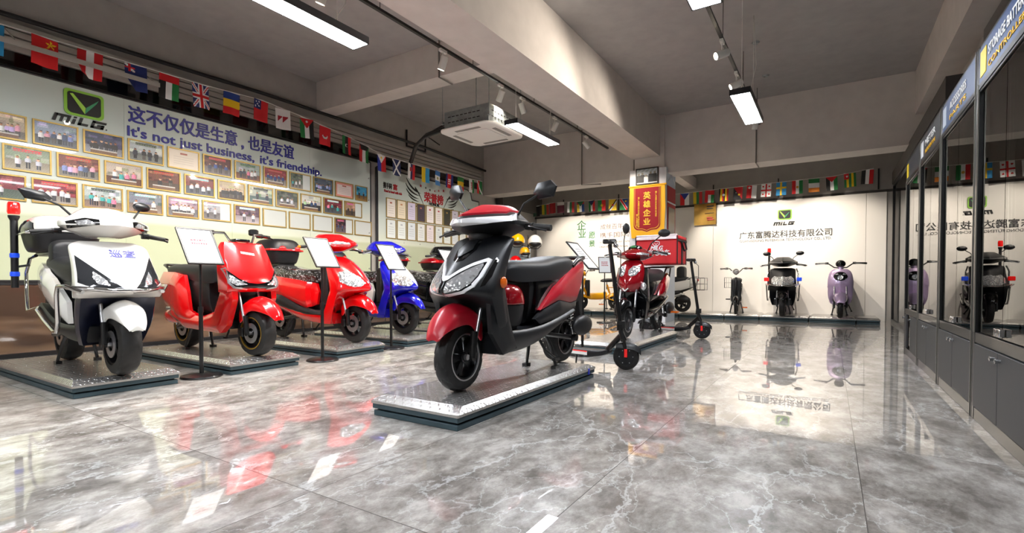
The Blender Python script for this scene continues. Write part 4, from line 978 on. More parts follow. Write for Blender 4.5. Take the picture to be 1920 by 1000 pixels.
def kick_scooter(label, steer=0.):
    r = empty('kick_scooter', (0, 0, 0), label, 'kick scooter')
    def kw(x, name, R=.115):
        t = wheel(r, name, x, R, .055, 'black_plastic', 0, tread=False, rimr=R * .72, disc=False)
        d = B().lathe([(.0, -.02), (R * .70, -.018), (R * .70, .018), (.0, .02)], c=(x, 0, R), n=36); d.build('hub_motor', 'black_matte', t)
        q = B()
        for k in range(6):
            a = 2 * PI * k / 6
            for s in (-1, 1): q.ell((x + R * .52 * math.cos(a), s * .02, R + R * .52 * math.sin(a)), (.005, .003, .005), 8, 4)
        q.build('hub_bolt', 'silver', t); return t
    kw(.45, 'front_wheel'); kw(-.42, 'rear_wheel')
    b = B()
    for s in (-1, 1): b.tube([(.45, s * .038, .115), (.44, s * .04, .22), (.425, s * .03, .27)], [.016, .014, .014])
    b.tube([(.43, 0, .25), (.40, 0, .34)], [.03, .022]); b.build('fork', 'black_metal', r)
    for s in (-1, 1): B().box((.435, s * .056 - .004, .115), (.462, s * .056 + .004, .185)).build('fork_cover', 'red_lens', r, bevel=.003)
    B().tube([(.41, 0, .30), (.30, 0, 1.08)], [.021, .018], 14).lathe([(.03, 0), (.03, .05)], c=(.395, 0, .34), axis='z', n=14).box((.37, -.025, .36), (.44, .025, .42)).build('stem', 'black_metal', r)
    B().tube([(.41, 0, .30), (.27, 0, .17), (.24, 0, .14)], [.028, .026, .022], 12).build('neck', 'black_metal', r)
    dk = body('deck', r, 'black_matte', [(x, [(0, zt), (w * .85, zt), (w, zt - .01), (w * .9, zb), (0, zb)]) for x, zt, zb, w in ((.28, .165, .13, .04), (.22, .15, .10, .07), (.10, .145, .085, .08), (-.26, .145, .085, .08), (-.32, .145, .10, .06), (-.34, .14, .11, .04))], axis='x', lvl=2, crease=(1, 2, 3), ends=.8)
    for s in (-1, 1):
        lb = B().box((-.18, min(s * .0835, s * .078), .10), (.08, max(s * .0835, s * .078), .135)).build('deck_label', 'white_plastic', dk)
        B().box((-.18, min(s * .0855, s * .079), .128), (.08, max(s * .0855, s * .079), .137)).build('label_stripe', 'red_lens', lb)
    fender(r, 'black_matte', [(-.30, .20, .18, .03), (-.36, .243, .19, .04), (-.45, .25, .19, .04), (-.55, .20, .17, .035)], name='rear_fender')
    fender(r, 'black_matte', [(.58, .18, .15, .03), (.54, .225, .17, .038), (.46, .243, .19, .04), (.36, .225, .20, .04)], x=.45)
    b = B().tube([(.29, -.22, 1.09), (.298, -.05, 1.10), (.298, .05, 1.10), (.29, .22, 1.09)], .012).build('handlebar', 'black_metal', r)
    for s in (-1, 1):
        B().tube([(.295, s * .10, 1.10), (.29, s * .23, 1.09)], .018, 12).build('grip', 'rubber', b)
    B().tube([(.32, -.08, 1.10), (.37, -.14, 1.09), (.35, -.21, 1.07)], .006).build('brake_lever', 'black_metal', b)
    B().box((.24, -.03, 1.085), (.36, .03, 1.125)).build('display', 'black_plastic', r, bevel=.01)
    B().ell((.355, 0, 1.07), (.022, .022, .022), 12, 8).build('headlight', 'headlight_lens', r)
    B().tube([(.33, -.05, 1.09), (.40, -.03, 1.02), (.40, -.01, .85), (.36, .0, .70)], .004, 6).build('brake_cable', 'black_plastic', r)
    B().tube([(-.05, -.07, .09), (.02, -.17, .0)], .008).build('kickstand', 'black_metal', r)
    if steer:   # the whole steered front end turns about the stem
        T = M.Translation((.43, 0, 0)) @ M.Rotation(steer, 4, 'Z') @ M.Translation((-.43, 0, 0))
        def turn(o):
            o.data.transform(T)
            for c in o.children: turn(c)
        for o in list(r.children):
            if o.name.split('.')[0] in ('front_wheel', 'fork', 'fork_cover', 'stem', 'handlebar', 'display', 'headlight', 'brake_cable', 'front_fender'): turn(o)
    return r
def rack_scooter():
    r = sharp_scooter('white scooter with chrome rear rack half hidden behind the white column', 'white_gloss', corecol='black_plastic', seatm='seat_leather')
    seat(r, 'seat_leather', [(-.50, 1.10, .84, .12), (-.56, 1.14, .84, .14), (-.66, 1.13, .86, .14), (-.70, 1.10, .88, .12)], 'backrest')
    k = B(); x0, x1, w, z0, z1 = -1.20, -.85, .17, .55, .84
    for z in (z0, (z0 + z1) / 2, z1): k.tube([(x0, -w, z), (x1, -w, z), (x1, w, z), (x0, w, z)], .009, 6, closed=True)
    for x in (x0, (x0 + x1) / 2, x1):
        for s in (-1, 1): k.tube([(x, s * w, z0), (x, s * w, z1)], .007, 6)
    k.tube([(-.7, 0, .75), (-.9, 0, .8)], .01)
    k.build('rear_rack', 'chrome', r)
    return r

# ------------------------------------------------------------------ podiums and signs
def podium(L, W, label, front='x', h=.118, group=None, tape=False):
    r = empty('display_podium', (0, 0, 0), label, 'podium', group=group)
    a, b = L / 2, W / 2; c = .05
    def oc(a, b, c): return [(a, -b + c), (a, b - c), (a - c, b), (-a + c, b), (-a, b - c), (-a, -b + c), (-a + c, -b), (a - c, -b)]
    def rc(a, b): return [(a, -b), (a, b), (-a, b), (-a, -b)]
    B().prism(rc(a - .01, b - .01), 0, .032, 'z').build('base_board', 'podium_teal', r, bevel=.005)
    B().prism(rc(a - .03, b - .03), .03, .045, 'z').build('recess', 'podium_core', r)
    B().prism(rc(a - .005, b - .005), .043, .072, 'z').build('upper_board', 'podium_teal', r, bevel=.004)
    s = B(); z0, z1, z2 = .073, .088, h
    lo = rc(a, b); q = []
    e = .075
    vs = [(x, y, z0) for x, y in lo] + [(x, y, z1) for x, y in lo] + [(x * (a - e) / a, y * (b - .03) / b, z2) for x, y in lo]
    fs = [(3, 2, 1, 0)] + [(i, (i + 1) % 4, 4 + (i + 1) % 4, 4 + i) for i in range(4)] + [(4 + i, 4 + (i + 1) % 4, 8 + (i + 1) % 4, 8 + i) for i in range(4)] + [(8, 9, 10, 11)]
    s._add(vs, fs); s.build('diamond_plate', 'diamond_plate', r, smooth=20)
    if tape: B().box((-a + .12, b - .005, .045), (-a + .14, b + .003, .092)).build('blue_tape', 'beacon_blue_tape', r)
    return r
def sign_stand(label, h=1.1, rot=0, w=.28, l=.37, tilt=35, lines=2, col='ink', group='information signs on black poles'):
    r = empty('sign_stand', (0, 0, 0), label, 'sign', group=group)
    B().lathe([(.0, 0), (.15, 0), (.155, .008), (.15, .018), (.10, .026), (.03, .034), (.0, .034)], axis='z', n=40).build('base', 'black_metal', r, smooth=50)
    B().tube([(0, 0, .03), (0, 0, h * .58)], .016, 16).tube([(0, 0, h * .55), (0, 0, h)], .011, 14).lathe([(.0, 0), (.021, 0), (.021, .05), (.0, .05)], c=(0, 0, h * .55), axis='z', n=16).build('pole', 'black_metal', r)
    T = M.Translation((-.0, 0, h + .115)) @ M.Rotation(rad(90 - tilt), 4, 'Y') @ M.Rotation(rad(90), 4, 'Z')
    a, b, f = w / 2, l / 2, .014
    fr = B()
    for p, q in (((-a, -b, -.008), (a, -b + f, .008)), ((-a, b - f, -.008), (a, b, .008)), ((-a, -b + f, -.008), (-a + f, b - f, .008)), ((a - f, -b + f, -.008), (a, b - f, .008))): fr.box(p, q)
    fr.box((-a + f, -b + f, -.008), (a - f, b - f, -.002)).box((-.02, -.12, -.03), (.02, .02, -.006))
    fo = fr.xf(T).build('sign_frame', 'black_plastic', r, bevel=.002)
    sh = B().box((-a + f, -b + f, -.002), (a - f, b - f, .003)).xf(T).build('sheet', 'paper', fo)
    tx = B(); R_ = random.Random(label)
    for i in range(lines):
        y = .05 - i * .035 + (.04 if lines > 3 else 0); x = -.06
        while x < .06:
            k = R_.uniform(.008, .02); tx.box((x, y, .003), (x + k, y + (.018 if lines < 4 else .009), .0036)); x += k + .006
    tx.xf(T).build('printed_text', col, sh)
    return r
mat('beacon_blue_tape', '2030c0', .5)
mat('cord_white', 'd8d6d0', .7)
mat('lamp_diffuser', (1, 1, 1), .5, emit=88., ecol=(.90, .94, 1.0))
mat('spot_glass', (1, 1, 1), .4, emit=40., ecol=(1., .84, .62))
mat('spot_glass_off', 'd8d8d8', .3)
mat('ac_slot', '8c8a86', .5)
mat('wall_paint', 'a29e98', .7, var=.05, bump=.05, scale=6)
mat('rail_grey', 'b0aca4', .5)
RX, CH, BY = 1.35, 4.1, 12.62
# ------------------------------------------------------------------ shell
struct(B().box((-7.4, -4.1, -.1), (1.5, BY + .15, 0)).build('floor', 'marble_tiles', None, smooth=0))
struct(B().box((-7.4, -4.1, CH), (1.5, BY + .15, CH + .12)).build('ceiling', 'grey_paint', None, smooth=0))
wl = struct(B().box((-7.4, -4.1, 0), (-7.22, BY + .15, CH)).build('wall_left', 'wall_paint', None, smooth=0))
wb = struct(B().box((-7.22, BY, 0), (RX, BY + .15, CH)).build('wall_back', 'wall_paint', None, smooth=0))
struct(B().box((RX, -4.1, 0), (RX + .15, BY + .15, CH)).build('wall_right', 'wall_paint', None, smooth=0))
struct(B().box((-7.22, -4.1, 0), (RX, -4.0, CH)).build('wall_front', 'wall_paint', None, smooth=0))
# beams under the slab
struct(B().box((-3.44, -4.0, 3.3), (-2.885, 10.05, CH)).build('beam', 'beam_paint', None, smooth=0))
struct(B().box((-7.22, 5.33, 3.62), (-3.44, 5.64, CH)).build('beam', 'beam_paint', None, smooth=0))
struct(B().box((-2.885, 10.07, 2.965), (RX, 10.55, CH)).build('beam', 'beam_paint', None, smooth=0))
struct(B().box((-7.22, 10.07, 2.93), (-3.44, 10.55, CH)).build('beam', 'beam_paint', None, smooth=0))
struct(B().box((1.09, -4.0, 3.42), (RX, 10.07, CH)).build('beam', 'beam_paint', None, smooth=0))
struct(B().box((-2.95, 10.55, 3.05), (-2.75, BY, 3.3)).build('beam', 'beam_paint', None, smooth=0))
col = struct(B().box((-3.40, 10.02, 0), (-2.80, 10.60, CH)).build('column', 'beam_paint', None, smooth=0))
cl = B().box((-3.49, 9.985, 0), (-2.75, 10.02, 3.07)).box((-3.49, 10.02, 0), (-3.44, 10.68, 3.07)).build('column_cladding', 'cladding_white', col, smooth=0, bevel=.004)
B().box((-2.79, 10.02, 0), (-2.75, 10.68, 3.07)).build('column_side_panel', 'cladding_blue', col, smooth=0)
sp = B().box((-2.75, 10.06, 1.2), (-2.742, 10.66, 2.72)).build('column_poster', 'banner_red', col, smooth=0)
B().box((-2.742, 10.12, 1.35), (-2.736, 10.60, 2.30)).build('poster_picture', 'frame_dark', sp)
B().box((-2.742, 10.06, 2.38), (-2.737, 10.66, 2.41)).tube([(-2.74, 10.10, 2.80), (-2.74, 10.36, 2.98), (-2.74, 10.62, 2.80)], .008, 6).build('poster_line', 'cladding_white', sp)
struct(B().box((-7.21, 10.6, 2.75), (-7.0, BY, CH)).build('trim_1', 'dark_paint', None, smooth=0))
# back wall panel, platform
bp = struct(B().box((-7.15, BY - .03, 0), (-2.36, BY, 2.62)).box((-2.355, BY - .03, 0), (.60, BY, 2.62)).box((.605, BY - .03, 0), (.94, BY, 2.62)).build('trim_2', 'back_panel', None, smooth=0, bevel=.003))
struct(B().box((-7.22, BY - .02, 2.62), (RX, BY, 2.67)).build('trim_3', 'dark_paint', None, smooth=0))
bm_ = B()
for x in (-6.3, -4.7, -2.36, -1.0, .8): bm_.box((x - .012, BY - .03, 2.68), (x + .012, BY - .005, 3.1))
struct(bm_.build('trim_4', 'pipe_black', None))
# left wall dressing: dark band, louvre strip, duct lip
struct(B().box((-7.22, -4.0, 3.035), (-7.19, 9.85, 3.18)).build('trim_5', 'black_gloss', None, smooth=0))
lv = B()
for i in range(4): lv.box((-7.22, -4.0, 3.19 + i * .075), (-7.17 - .008 * (i % 2), 9.9, 3.25 + i * .075))
struct(lv.build('trim_6', 'rail_grey', None, smooth=0))
struct(B().box((-7.20, -4.0, .0), (-7.12, 9.85, .045)).box((-7.20, -4.0, .76), (-7.17, 6.45, .80)).build('baseboard_left', 'pipe_black', None, smooth=0))
lw = B()
y = -1.2
while y < 9.8: lw.box((-7.22, y, .045), (-7.18, min(y + 1.56, 9.84), .76)); y += 1.6
struct(lw.build('trim_7', 'brown_glass', None, smooth=0))
tb = B().tube([(-7.15, -2, 3.52), (-7.15, 1.5, 3.53), (-7.15, 4.3, 3.6), (-7.15, 7.9, 3.6), (-7.15, 10.05, 3.52)], .026, 10).build('wall_pipe', 'pipe_black', None)
tag(tb, 'long black pipe running along the wall above the flags and photo wall', 'pipe')

def hang_board(y0, y1, z0, z1, label, notch=None):
    r = empty('display_board', (-7.2, (y0 + y1) / 2, z0), label, 'board')
    c = (y1 - y0) / 2; h = z1 - z0
    b = B()
    if notch: b.prism([(-c, 0), (c, 0), (c, h - .22), (c - .28, h - .22), (c - .33, h - .06), (c - .45, h), (-c, h)], 0, .03, 'x')
    else:
        n = round((y1 - y0) / 1.27)
        for i in range(n):
            a0 = -c + 2 * c * i / n; b.box((0, a0 + .001, 0), (.03, -c + 2 * c * (i + 1) / n - .001, h))
    p = b.build('glass_panel', 'board_glass', r, smooth=0)
    # world height drives the tint, so keep the mesh data in world z
    f = B()
    pts = [(-c, 0), (c, 0), (c, h), (-c, h)] if not notch else [(-c, 0), (c, 0), (c, h - .22), (c - .28, h - .22), (c - .33, h - .06), (c - .45, h), (-c, h)]
    for i in range(len(pts)):
        a, q = pts[i], pts[(i + 1) % len(pts)]; f.tube([(.015, *a), (.015, *q)], .022, 6)
    f.build('board_frame', 'pipe_black', r)
    m = B()
    for z in (.25, .9, 1.5, 1.9): m.lathe([(.0, 0), (.012, 0), (.012, .02), (.0, .02)], c=(.03, c - .045, z), axis='x', n=10)
    for i in range(7): m.lathe([(.0, 0), (.010, 0), (.010, .012), (.0, .012)], c=(.03, -c + (2 * c) * (i + .5) / 7, 1.28), axis='x', n=10)
    m.build('glass_bolt', 'silver', r)
    return r, p
def milg_logo(parent, c, n, s, name='logo'):
    """rounded badge with a V, lettering below; c centre of the badge"""
    T = facing(c, n)
    def rr(w, h, k=.25, m=6, sk=0.):
        o = []
        for cx, cy, a0 in ((w - k * h, h - k * h, 0), (-w + k * h, h - k * h, 90), (-w + k * h * 1.5, -h + k * h * 1.5, 180), (w - k * h * 1.5, -h + k * h * 1.5, 270)):
            kk = k * h * (1.5 if a0 >= 180 else 1)
            for i in range(m + 1):
                a = rad(a0 + 90 * i / m); o.append((cx + kk * math.cos(a), cy + kk * math.sin(a)))
        return o
    B().prism(rr(.5 * s, .40 * s), 0, .012, 'z').xf(T).build(name + '_ring', 'logo_green', parent)
    B().prism(rr(.42 * s, .325 * s), .012, .016, 'z').xf(T).build(name + '_field', 'text_black', parent)
    B().prism([(-.36 * s, .25 * s), (-.29 * s, .27 * s), (.02 * s, -.10 * s), (0, -.30 * s)], .016, .022, 'z').prism([(.02 * s, -.10 * s), (.33 * s, .20 * s), (.0, -.12 * s)], .016, .022, 'z').xf(T).build(name + '_stroke', 'logo_lime', parent)
    B().prism([(.04 * s, -.09 * s), (.36 * s, .22 * s), (.30 * s, .10 * s), (0, -.30 * s)], .016, .02, 'z').xf(T).build(name + '_stroke', 'logo_teal', parent)
def lettering_milg(parent, c, n, s):
    T = facing(c, n); b = B(); k = .32
    def q(x, y): return ((x + y * k) * s, y * s)
    def bar(x0, y0, x1, y1): b.prism([q(x0, y0), q(x1, y0), q(x1, y1), q(x0, y1)], 0, .012, 'z')
    # M
    bar(-1.0, 0, -.88, .34); bar(-.94, .24, -.5, .34); bar(-.76, 0, -.66, .26); bar(-.54, 0, -.43, .34)
    bar(-.34, 0, -.23, .22); bar(-.34, .27, -.23, .34)                   # i
    bar(-.12, 0, -.01, .34); bar(-.12, 0, .24, .10)                      # L
    bar(.34, 0, .45, .34); bar(.34, 0, .82, .10); bar(.34, .24, .86, .34); bar(.70, 0, .82, .19); bar(.56, .12, .82, .19)  # G
    b.lathe([(.0, 0), (.03 * s, 0), (.03 * s, .01), (.0, .01)], c=(.95 * s, .03 * s, 0), axis='z', n=10)
    return b.xf(T).build('brand_lettering', 'text_black', parent)

b1, p1 = hang_board(-1.2, 6.43, .80, 3.0, 'long pale glass board carrying the slogan, the green logo and rows of framed photos')
NX = (1, 0, 0)
milg_logo(b1, (.03, 2.235 - 2.615, 2.0), NX, .36)
lettering_milg(b1, (.03, 2.20 - 2.615, 1.76), NX, .25)
text('slogan_chinese', '这不仅仅是生意', .22, 'text_blue', b1, facing((.032, 3.31 - 2.615, 2.01), NX), ext=.006, bold=.005, fit=1.31)
text('slogan_comma', ',', .24, 'text_blue', b1, facing((.032, 4.045 - 2.615, 2.0), NX), ext=.006, bold=.005)
text('slogan_chinese', '也是友谊', .22, 'text_blue', b1, facing((.032, 4.495 - 2.615, 2.01), NX), ext=.006, bold=.005, fit=.73)
text('slogan_english', "It's not just business,", .17, 'text_blue', b1, facing((.032, 3.43 - 2.615, 1.81), NX), ext=.006, bold=.004, fit=1.57)
text('slogan_english', "it's friendship.", .17, 'text_blue', b1, facing((.032, 4.84 - 2.615, 1.81), NX), ext=.006, bold=.004, fit=1.06)
b2, p2 = hang_board(6.60, 9.80, .30, 2.95, 'smaller glass honour board with wings, stars and two rows of certificates', True)
o2 = 8.2
text('honour_title', '荣誉榜', .22, 'text_red', b2, facing((.032, 8.17 - o2, 2.26), NX), ext=.006, bold=.007, fit=.60)
text('honour_english', 'HONOR', .085, 'text_black', b2, facing((.032, 8.18 - o2, 2.15), NX), ext=.006, bold=.004, fit=.32)
text('motto', '携手同', .12, 'text_black', b2, facing((.032, 6.845 - o2, 2.33), NX), ext=.005, bold=.003, fit=.21)
text('motto', '富', .12, 'text_red', b2, facing((.032, 7.045 - o2, 2.33), NX), ext=.005, bold=.004)
text('motto_english', 'Hand in hand with rich', .07, 'text_red', b2, facing((.032, 6.99 - o2, 2.235), NX), ext=.005, bold=.002, fit=.46)
text('motto', '共创', .11, 'text_black', b2, facing((.032, 9.36 - o2, 2.16), NX), ext=.005, bold=.004)
text('motto', '辉煌', .11, 'text_red', b2, facing((.032, 9.58 - o2, 2.16), NX), ext=.005, bold=.004)
text('motto_english', 'Create glory', .06, 'text_red', b2, facing((.032, 9.46 - o2, 2.07), NX), ext=.005, bold=.002)
def star(c, r, mt, parent, T):
    B().prism([(c[0] + (r if i % 2 == 0 else r * .42) * math.sin(PI * i / 5), c[1] + (r if i % 2 == 0 else r * .42) * math.cos(PI * i / 5)) for i in range(10)], 0, .006, 'z').xf(T).build('star', mt, parent)
TB = facing((.032, 8.17 - o2, 2.255), NX)
for i, (a, c, rr_, m) in enumerate(((-.40, .235, .035, 'text_red'), (-.25, .215, .025, 'text_black'), (-.12, .19, .025, 'text_black'), (.03, .19, .022, 'text_red'), (.16, .215, .025, 'text_red'), (.32, .24, .035, 'text_red'))): star((a, c), rr_, m, b2, TB)
for s in (-1, 1):
    w = B()
    for (p0, p1, p2_, wd) in (((-.86, .36), (-.72, .12), (-.42, .08), .05), ((-.88, .24), (-.76, .04), (-.46, .02), .045), ((-.86, .12), (-.74, -.05), (-.48, -.05), .04), ((-.80, .0), (-.68, -.11), (-.48, -.11), .034), ((-.70, -.14), (-.62, -.18), (-.50, -.16), .028), ((-.62, -.22), (-.56, -.24), (-.47, -.21), .022), ((-.60, .18), (-.46, .10), (-.28, -.28), .04)):
        up = []; dn = []
        for i in range(9):
            t = i / 8; x = (1 - t) ** 2 * p0[0] + 2 * t * (1 - t) * p1[0] + t * t * p2_[0]; y = (1 - t) ** 2 * p0[1] + 2 * t * (1 - t) * p1[1] + t * t * p2_[1]
            h = wd * math.sin(PI * min(1, .12 + t * .88)) if p0[0] != -.60 else wd * (1 - t) * 1.4
            up.append((x if s < 0 else -x, y + h * .5)); dn.append((x if s < 0 else -x, y - h * .5))
        w.prism(up + dn[::-1], 0, .006, 'z')
    if s > 0: pass
    # mirrored wing on the other side
    wv = w.v
    w.v = [(v[0] * .95, v[1] * .9, v[2]) for v in wv]
    w.xf(TB).build('wing', 'text_black', b2)

# ------------------------------------------------------------------ framed photographs
def people_paint(seed, kind):
    R_ = random.Random(seed)
    skin = ['c89878', 'b07c5c', '8a5a40', 'd8b090']
    shirts = {'w': ['eeeeea', 'dcdce4', 'e6e0e8', 'c8ccd8'], 'k': ['1c1e26', '22242c', '181818', '2c3040'], 'm': ['e0a0b4', 'a8c0e4', 'f0f0f0', '8090c8', 'c8b0e0', '405070'], 'b': ['28407c', '3858a0', '5090b0', '202c50'], 'p': ['e880a0', '40a8a8', '303848', 'e8e8e8'], 'g': ['b4d8a8', '2c4470', 'c8e0c0']}
    n, sh, bg, fl, ban = kind
    rgb = lambda c: tuple(int(c[i:i + 2], 16) for i in (0, 2, 4))
    ps = []
    for i in range(n):
        ps.append(((i + .5 + R_.uniform(-.22, .22)) / n * .8 + .1, R_.uniform(.30, .42), R_.choice(skin), R_.choice(shirts[sh]), R_.choice(['1c2028', '2c3448', '3c3c44', '54504c']), R_.uniform(.85, 1.1)))
    sp = [(R_.random(), R_.random() * .62, R_.uniform(.03, .14), R_.uniform(.03, .12), R_.uniform(-46, 46), R_.uniform(-10, 10)) for _ in range(16)]
    ww = min(.07, .30 / max(n, 1) + .022); hz = R_.uniform(.56, .66); tb = R_.random() < .35
    def f(u, v):
        r, g, b = rgb(bg if v < hz else fl)
        k = 1. - .25 * abs(v - .3) if v < hz else .75 + .5 * (v - hz)
        r, g, b = r * k, g * k, b * k
        if ban and .07 < v < .20 and .18 < u < .82:
            r, g, b = rgb(ban)
            if .11 < v < .16 and int(u * 40) % 3: r, g, b = (r * 1.2 + 60) % 255, g + 90, b + 60
        elif v < hz:
            for a, q, sx, sy, d, e in sp:
                if abs(u - a) < sx and abs(v - q) < sy: r += d; g += d * .85 + e; b += d * .8 - e
        for x, top, sk, st, pt, hs_ in ps:
            dx = (u - x) / ww
            c = None
            if dx * dx / .30 + ((v - top - .055) / .058) ** 2 < 1: c = sk if v > top + .035 else '201a18'
            elif top + .11 <= v < top + .34 * hs_ and abs(dx) < min(1., .55 + (v - top - .11) * 9): c = st
            elif top + .34 * hs_ <= v < .92 and abs(dx) < .72 and abs(dx) > .08: c = pt
            if c:
                r, g, b = rgb(c); kk = 1.05 - .3 * max(0, dx); r, g, b = r * kk, g * kk, b * kk
        if tb and v > .78 and abs(u - .5) < .36: r, g, b = (200, 196, 190) if v < .84 else (120, 90, 70)
        q = ((int(u * 97) * 7919 + int(v * 89) * 104729 + seed * 31) % 17 - 8) * 1.3
        return tuple(max(0, min(255, t + q)) / 255 for t in (r, g, b))
    return f
def cert_paint(c, edge=None, seal=None):
    def f(u, v):
        if edge and (u < .08 or u > .92 or v < .12 or v > .88): return edge
        if .16 < v < .24 and .38 < u < .62: return seal or 'b06050'
        if .34 < v < .80 and .16 < u < .84 and int(v * 24) % 3 == 0: return tuple(x * .9 for x in (int(c[i:i + 2], 16) / 255 for i in (0, 2, 4)))
        return c
    return f
def blank(u, v): return 'c6ccca'
def frame(name, x, y, z, w, h, label, paint, nx, ny, group, n=NX, mt='frame_gold', f=.016, cat='picture', partial=None):
    T = facing((x, y, z), n)
    b = B(); a, c = w / 2, h / 2
    for p, q in (((-a, -c, 0), (a, -c + f, .014)), ((-a, c - f, 0), (a, c, .014)), ((-a, -c + f, 0), (-a + f, c - f, .014)), ((a - f, -c + f, 0), (a, c - f, .014)), ((-a + f, -c + f, 0), (a - f, c - f, .004))): b.box(p, q)
    o = b.xf(T).build(name, mt, None, smooth=0); tag(o, label, cat, group)
    img_mesh('print', w - 2 * f, h - 2 * f, nx, ny, paint, 'print', o, T @ M.Translation((0, 0, .006)))
    return o
def half(fn, k=.62): return lambda u, v: fn(u / k, v) if u < k else 'ccd2d0'
PW, PH, PP, XB = .385, .265, .4275, -7.166
GP = 'framed photographs on the glass board'
R1 = [('framed photo of a crowded hall with a white table', (7, 'm', 'b8a890', '8c8478', None)),
      ('framed photo of people in pastel shirts under a grey sky by a red tower', (6, 'm', '9aa8bc', '6a7078', None)),
      ('framed photo of a group in black by a white banquet table', (6, 'k', '3c4464', 'a0a4b0', None)),
      ('framed photo of four people in black shirts under a wall picture', (4, 'k', 'b4bcc0', '8a908c', '485048')),
      ('cream certificate with red heading in a gold frame between the group photos', 'cert'),
      ('framed photo of four people under a bright red shop banner', (4, 'b', '5c1c24', '8c8488', 'e02838')),
      ('framed photo of a group with a pink shirt before a green wall picture', (5, 'p', 'a8b4b0', '8c5844', '4c6c54')),
      ('framed photo of five people before a red wall with white letters', (5, 'b', '8c2c30', 'b0a49c', 'd83840')),
      ('framed photo of people in blue and pink outdoors beside a blank strip', (3, 'p', '5c6858', '9c9890', None)),
      ('framed photo of many people seated around a blue table', (7, 'm', '5c6878', '4c6c84', None)),
      ('certificate with a pink ornamental border in a gold frame', 'pink'),
      ('narrow framed photo of two men in dark suits under a blue sky', (2, 'k', '40a8d0', 'a07840', None))]
R2 = [('framed photo of people under a red banner beside green trees', (3, 'w', '8c9c84', 'b4ac98', 'e04850')),
      ('framed photo of a seated group before a long red shop front', (6, 'm', '7c3c34', '88847c', 'd04030')),
      ('framed photo with a pink costume and a yellow shirt', (4, 'p', 'c0b4a8', '6c4438', None)),
      ('framed photo of a red stage with white chairs', (2, 'k', '6c3428', '5c4438', 'c83428')),
      ('framed photo of men in white shirts before a dark red shop', (4, 'w', '7c2c34', '5c6474', 'c8c8d0')),
      ('framed photo of a long meeting around a pale conference table', (8, 'k', 'c4b498', '503c30', None)),
      ('framed photo of two people in black at an office desk', (2, 'k', 'b4bcb0', '5c7c7c', '303438')),
      ('framed photo of three people in front of dark trees', (3, 'w', '4c544c', '888480', None)),
      ('framed photo of three seated people before a white wall', (3, 'g', 'd4d4cc', '2c2c34', None)),
      ('framed photo of two people with a bike before a red stage', (3, 'p', '6c2430', '505860', 'e0e0e0')),
      ('framed photo of two people in a market with a pink sign, right part blank', (2, 'k', 'a48468', '58483c', 'e05890'))]
R3 = [('framed photo of a man in a white shirt beside a red glossy wall', (1, 'w', '7c2430', '5c6c60', None)),
      ('framed photo of people in white in a red and white showroom', (5, 'w', '8c2c34', 'b0a8a0', 'e04048')),
      ('framed photo of a group at a table with one pink shirt', (5, 'p', 'b0bcbc', '9c8478', '404850')),
      ('framed photo of two men seen from behind in a workshop', (2, 'w', '7c8490', '9c8c84', 'c8c8d0')),
      ('framed photo of a group in white under a pink banner', (6, 'w', '9c8490', '7c7c84', 'e858a0')),
      ('framed photo of two motorcyclists with the right part blank', (2, 'w', 'a8a8b0', '807c80', 'c83850')),
      ('framed photo of two men in lilac shirts with a motorcycle', (2, 'w', '5c4454', 'c0b4bc', 'd0d0e0')),
      ('empty gold frame after the motorcycle photo in the bottom row', None),
      ('empty gold frame in the middle of the three blanks in the bottom row', None),
      ('empty gold frame with a faint blue sheet before the small pink photo', None),
      ('gold frame with a small pink photo of two people and a blank rest', (2, 'm', '4c3440', '6c5c64', 'd04870')),
      ('empty gold frame after the small pink photo in the bottom row', None)]
for row, (lst, y0, z) in enumerate(((R1, 1.79 - PP, 2.395), (R2, 1.555, 2.082), (R3, 1.775 - PP, 1.77))):
    for i, (lab, k) in enumerate(lst):
        y = y0 + i * PP + PW / 2; w = PW
        if row == 0 and i == 11: y -= .05; w = .27
        if k == 'cert': p = cert_paint('f2e6d4')
        elif k == 'pink': p = cert_paint('f4e4dc', 'e8988c')
        elif k is None: p = blank
        else:
            p = people_paint(row * 20 + i, k)
            if 'blank' in lab: p = half(p)
        if y > 6.3: continue
        frame('framed_photo' if k and not isinstance(k, str) else ('framed_certificate' if k else 'empty_frame'), XB, y, z, w, PH, lab, p, 50, 32, GP)
y = 1.775 + 11 * PP - PP + PW / 2 + PP * 0
frame('empty_frame', XB, 1.775 + 10 * PP + PP * .0 + PW / 2 + .0, 1.77, .30, PH, 'last empty gold frame of the bottom row, next to the dark post', blank, 4, 4, GP) if False else None
O = ['first', 'second', 'third', 'fourth', 'fifth', 'sixth', 'seventh', 'eighth', 'ninth', 'tenth']
tops = [('f2ece4', None), ('f2e6cc', 'd09060'), ('dcd4ec', 'a0a0c0'), ('4c4450', 'c07060'), ('f4eeee', 'c03040'), ('f4eeea', 'c03040'), ('3c4038', 'b09050'), ('e0dcec', 'a0a0b0'), ('efece8', 'b08080'), ('eee8e0', 'b08080')]
for i in range(10):
    yy = 6.93 + i * .278
    c, s_ = tops[i]
    nm = {3: 'dark purple certificate', 6: 'dark olive certificate', 1: 'cream certificate', 2: 'lilac certificate'}.get(i, 'white certificate')
    frame('framed_certificate', XB, yy, 2.235 - .01, .25, .375, '%s, %s along in the upper row of the honour board' % (nm, O[i]), cert_paint(c, None, s_), 16, 24, 'certificates on the honour board', f=.014)
    frame('framed_certificate', XB, yy, 1.835 - .01, .25, .375, 'pale certificate, %s along in the lower row of the honour board' % O[i], cert_paint(['e4ecec', 'e6eeec', 'e0e8ee', 'e8ecea', 'eee4e8'][i % 5], None, 'b0b8c0'), 16, 24, 'certificates on the honour board', f=.014)

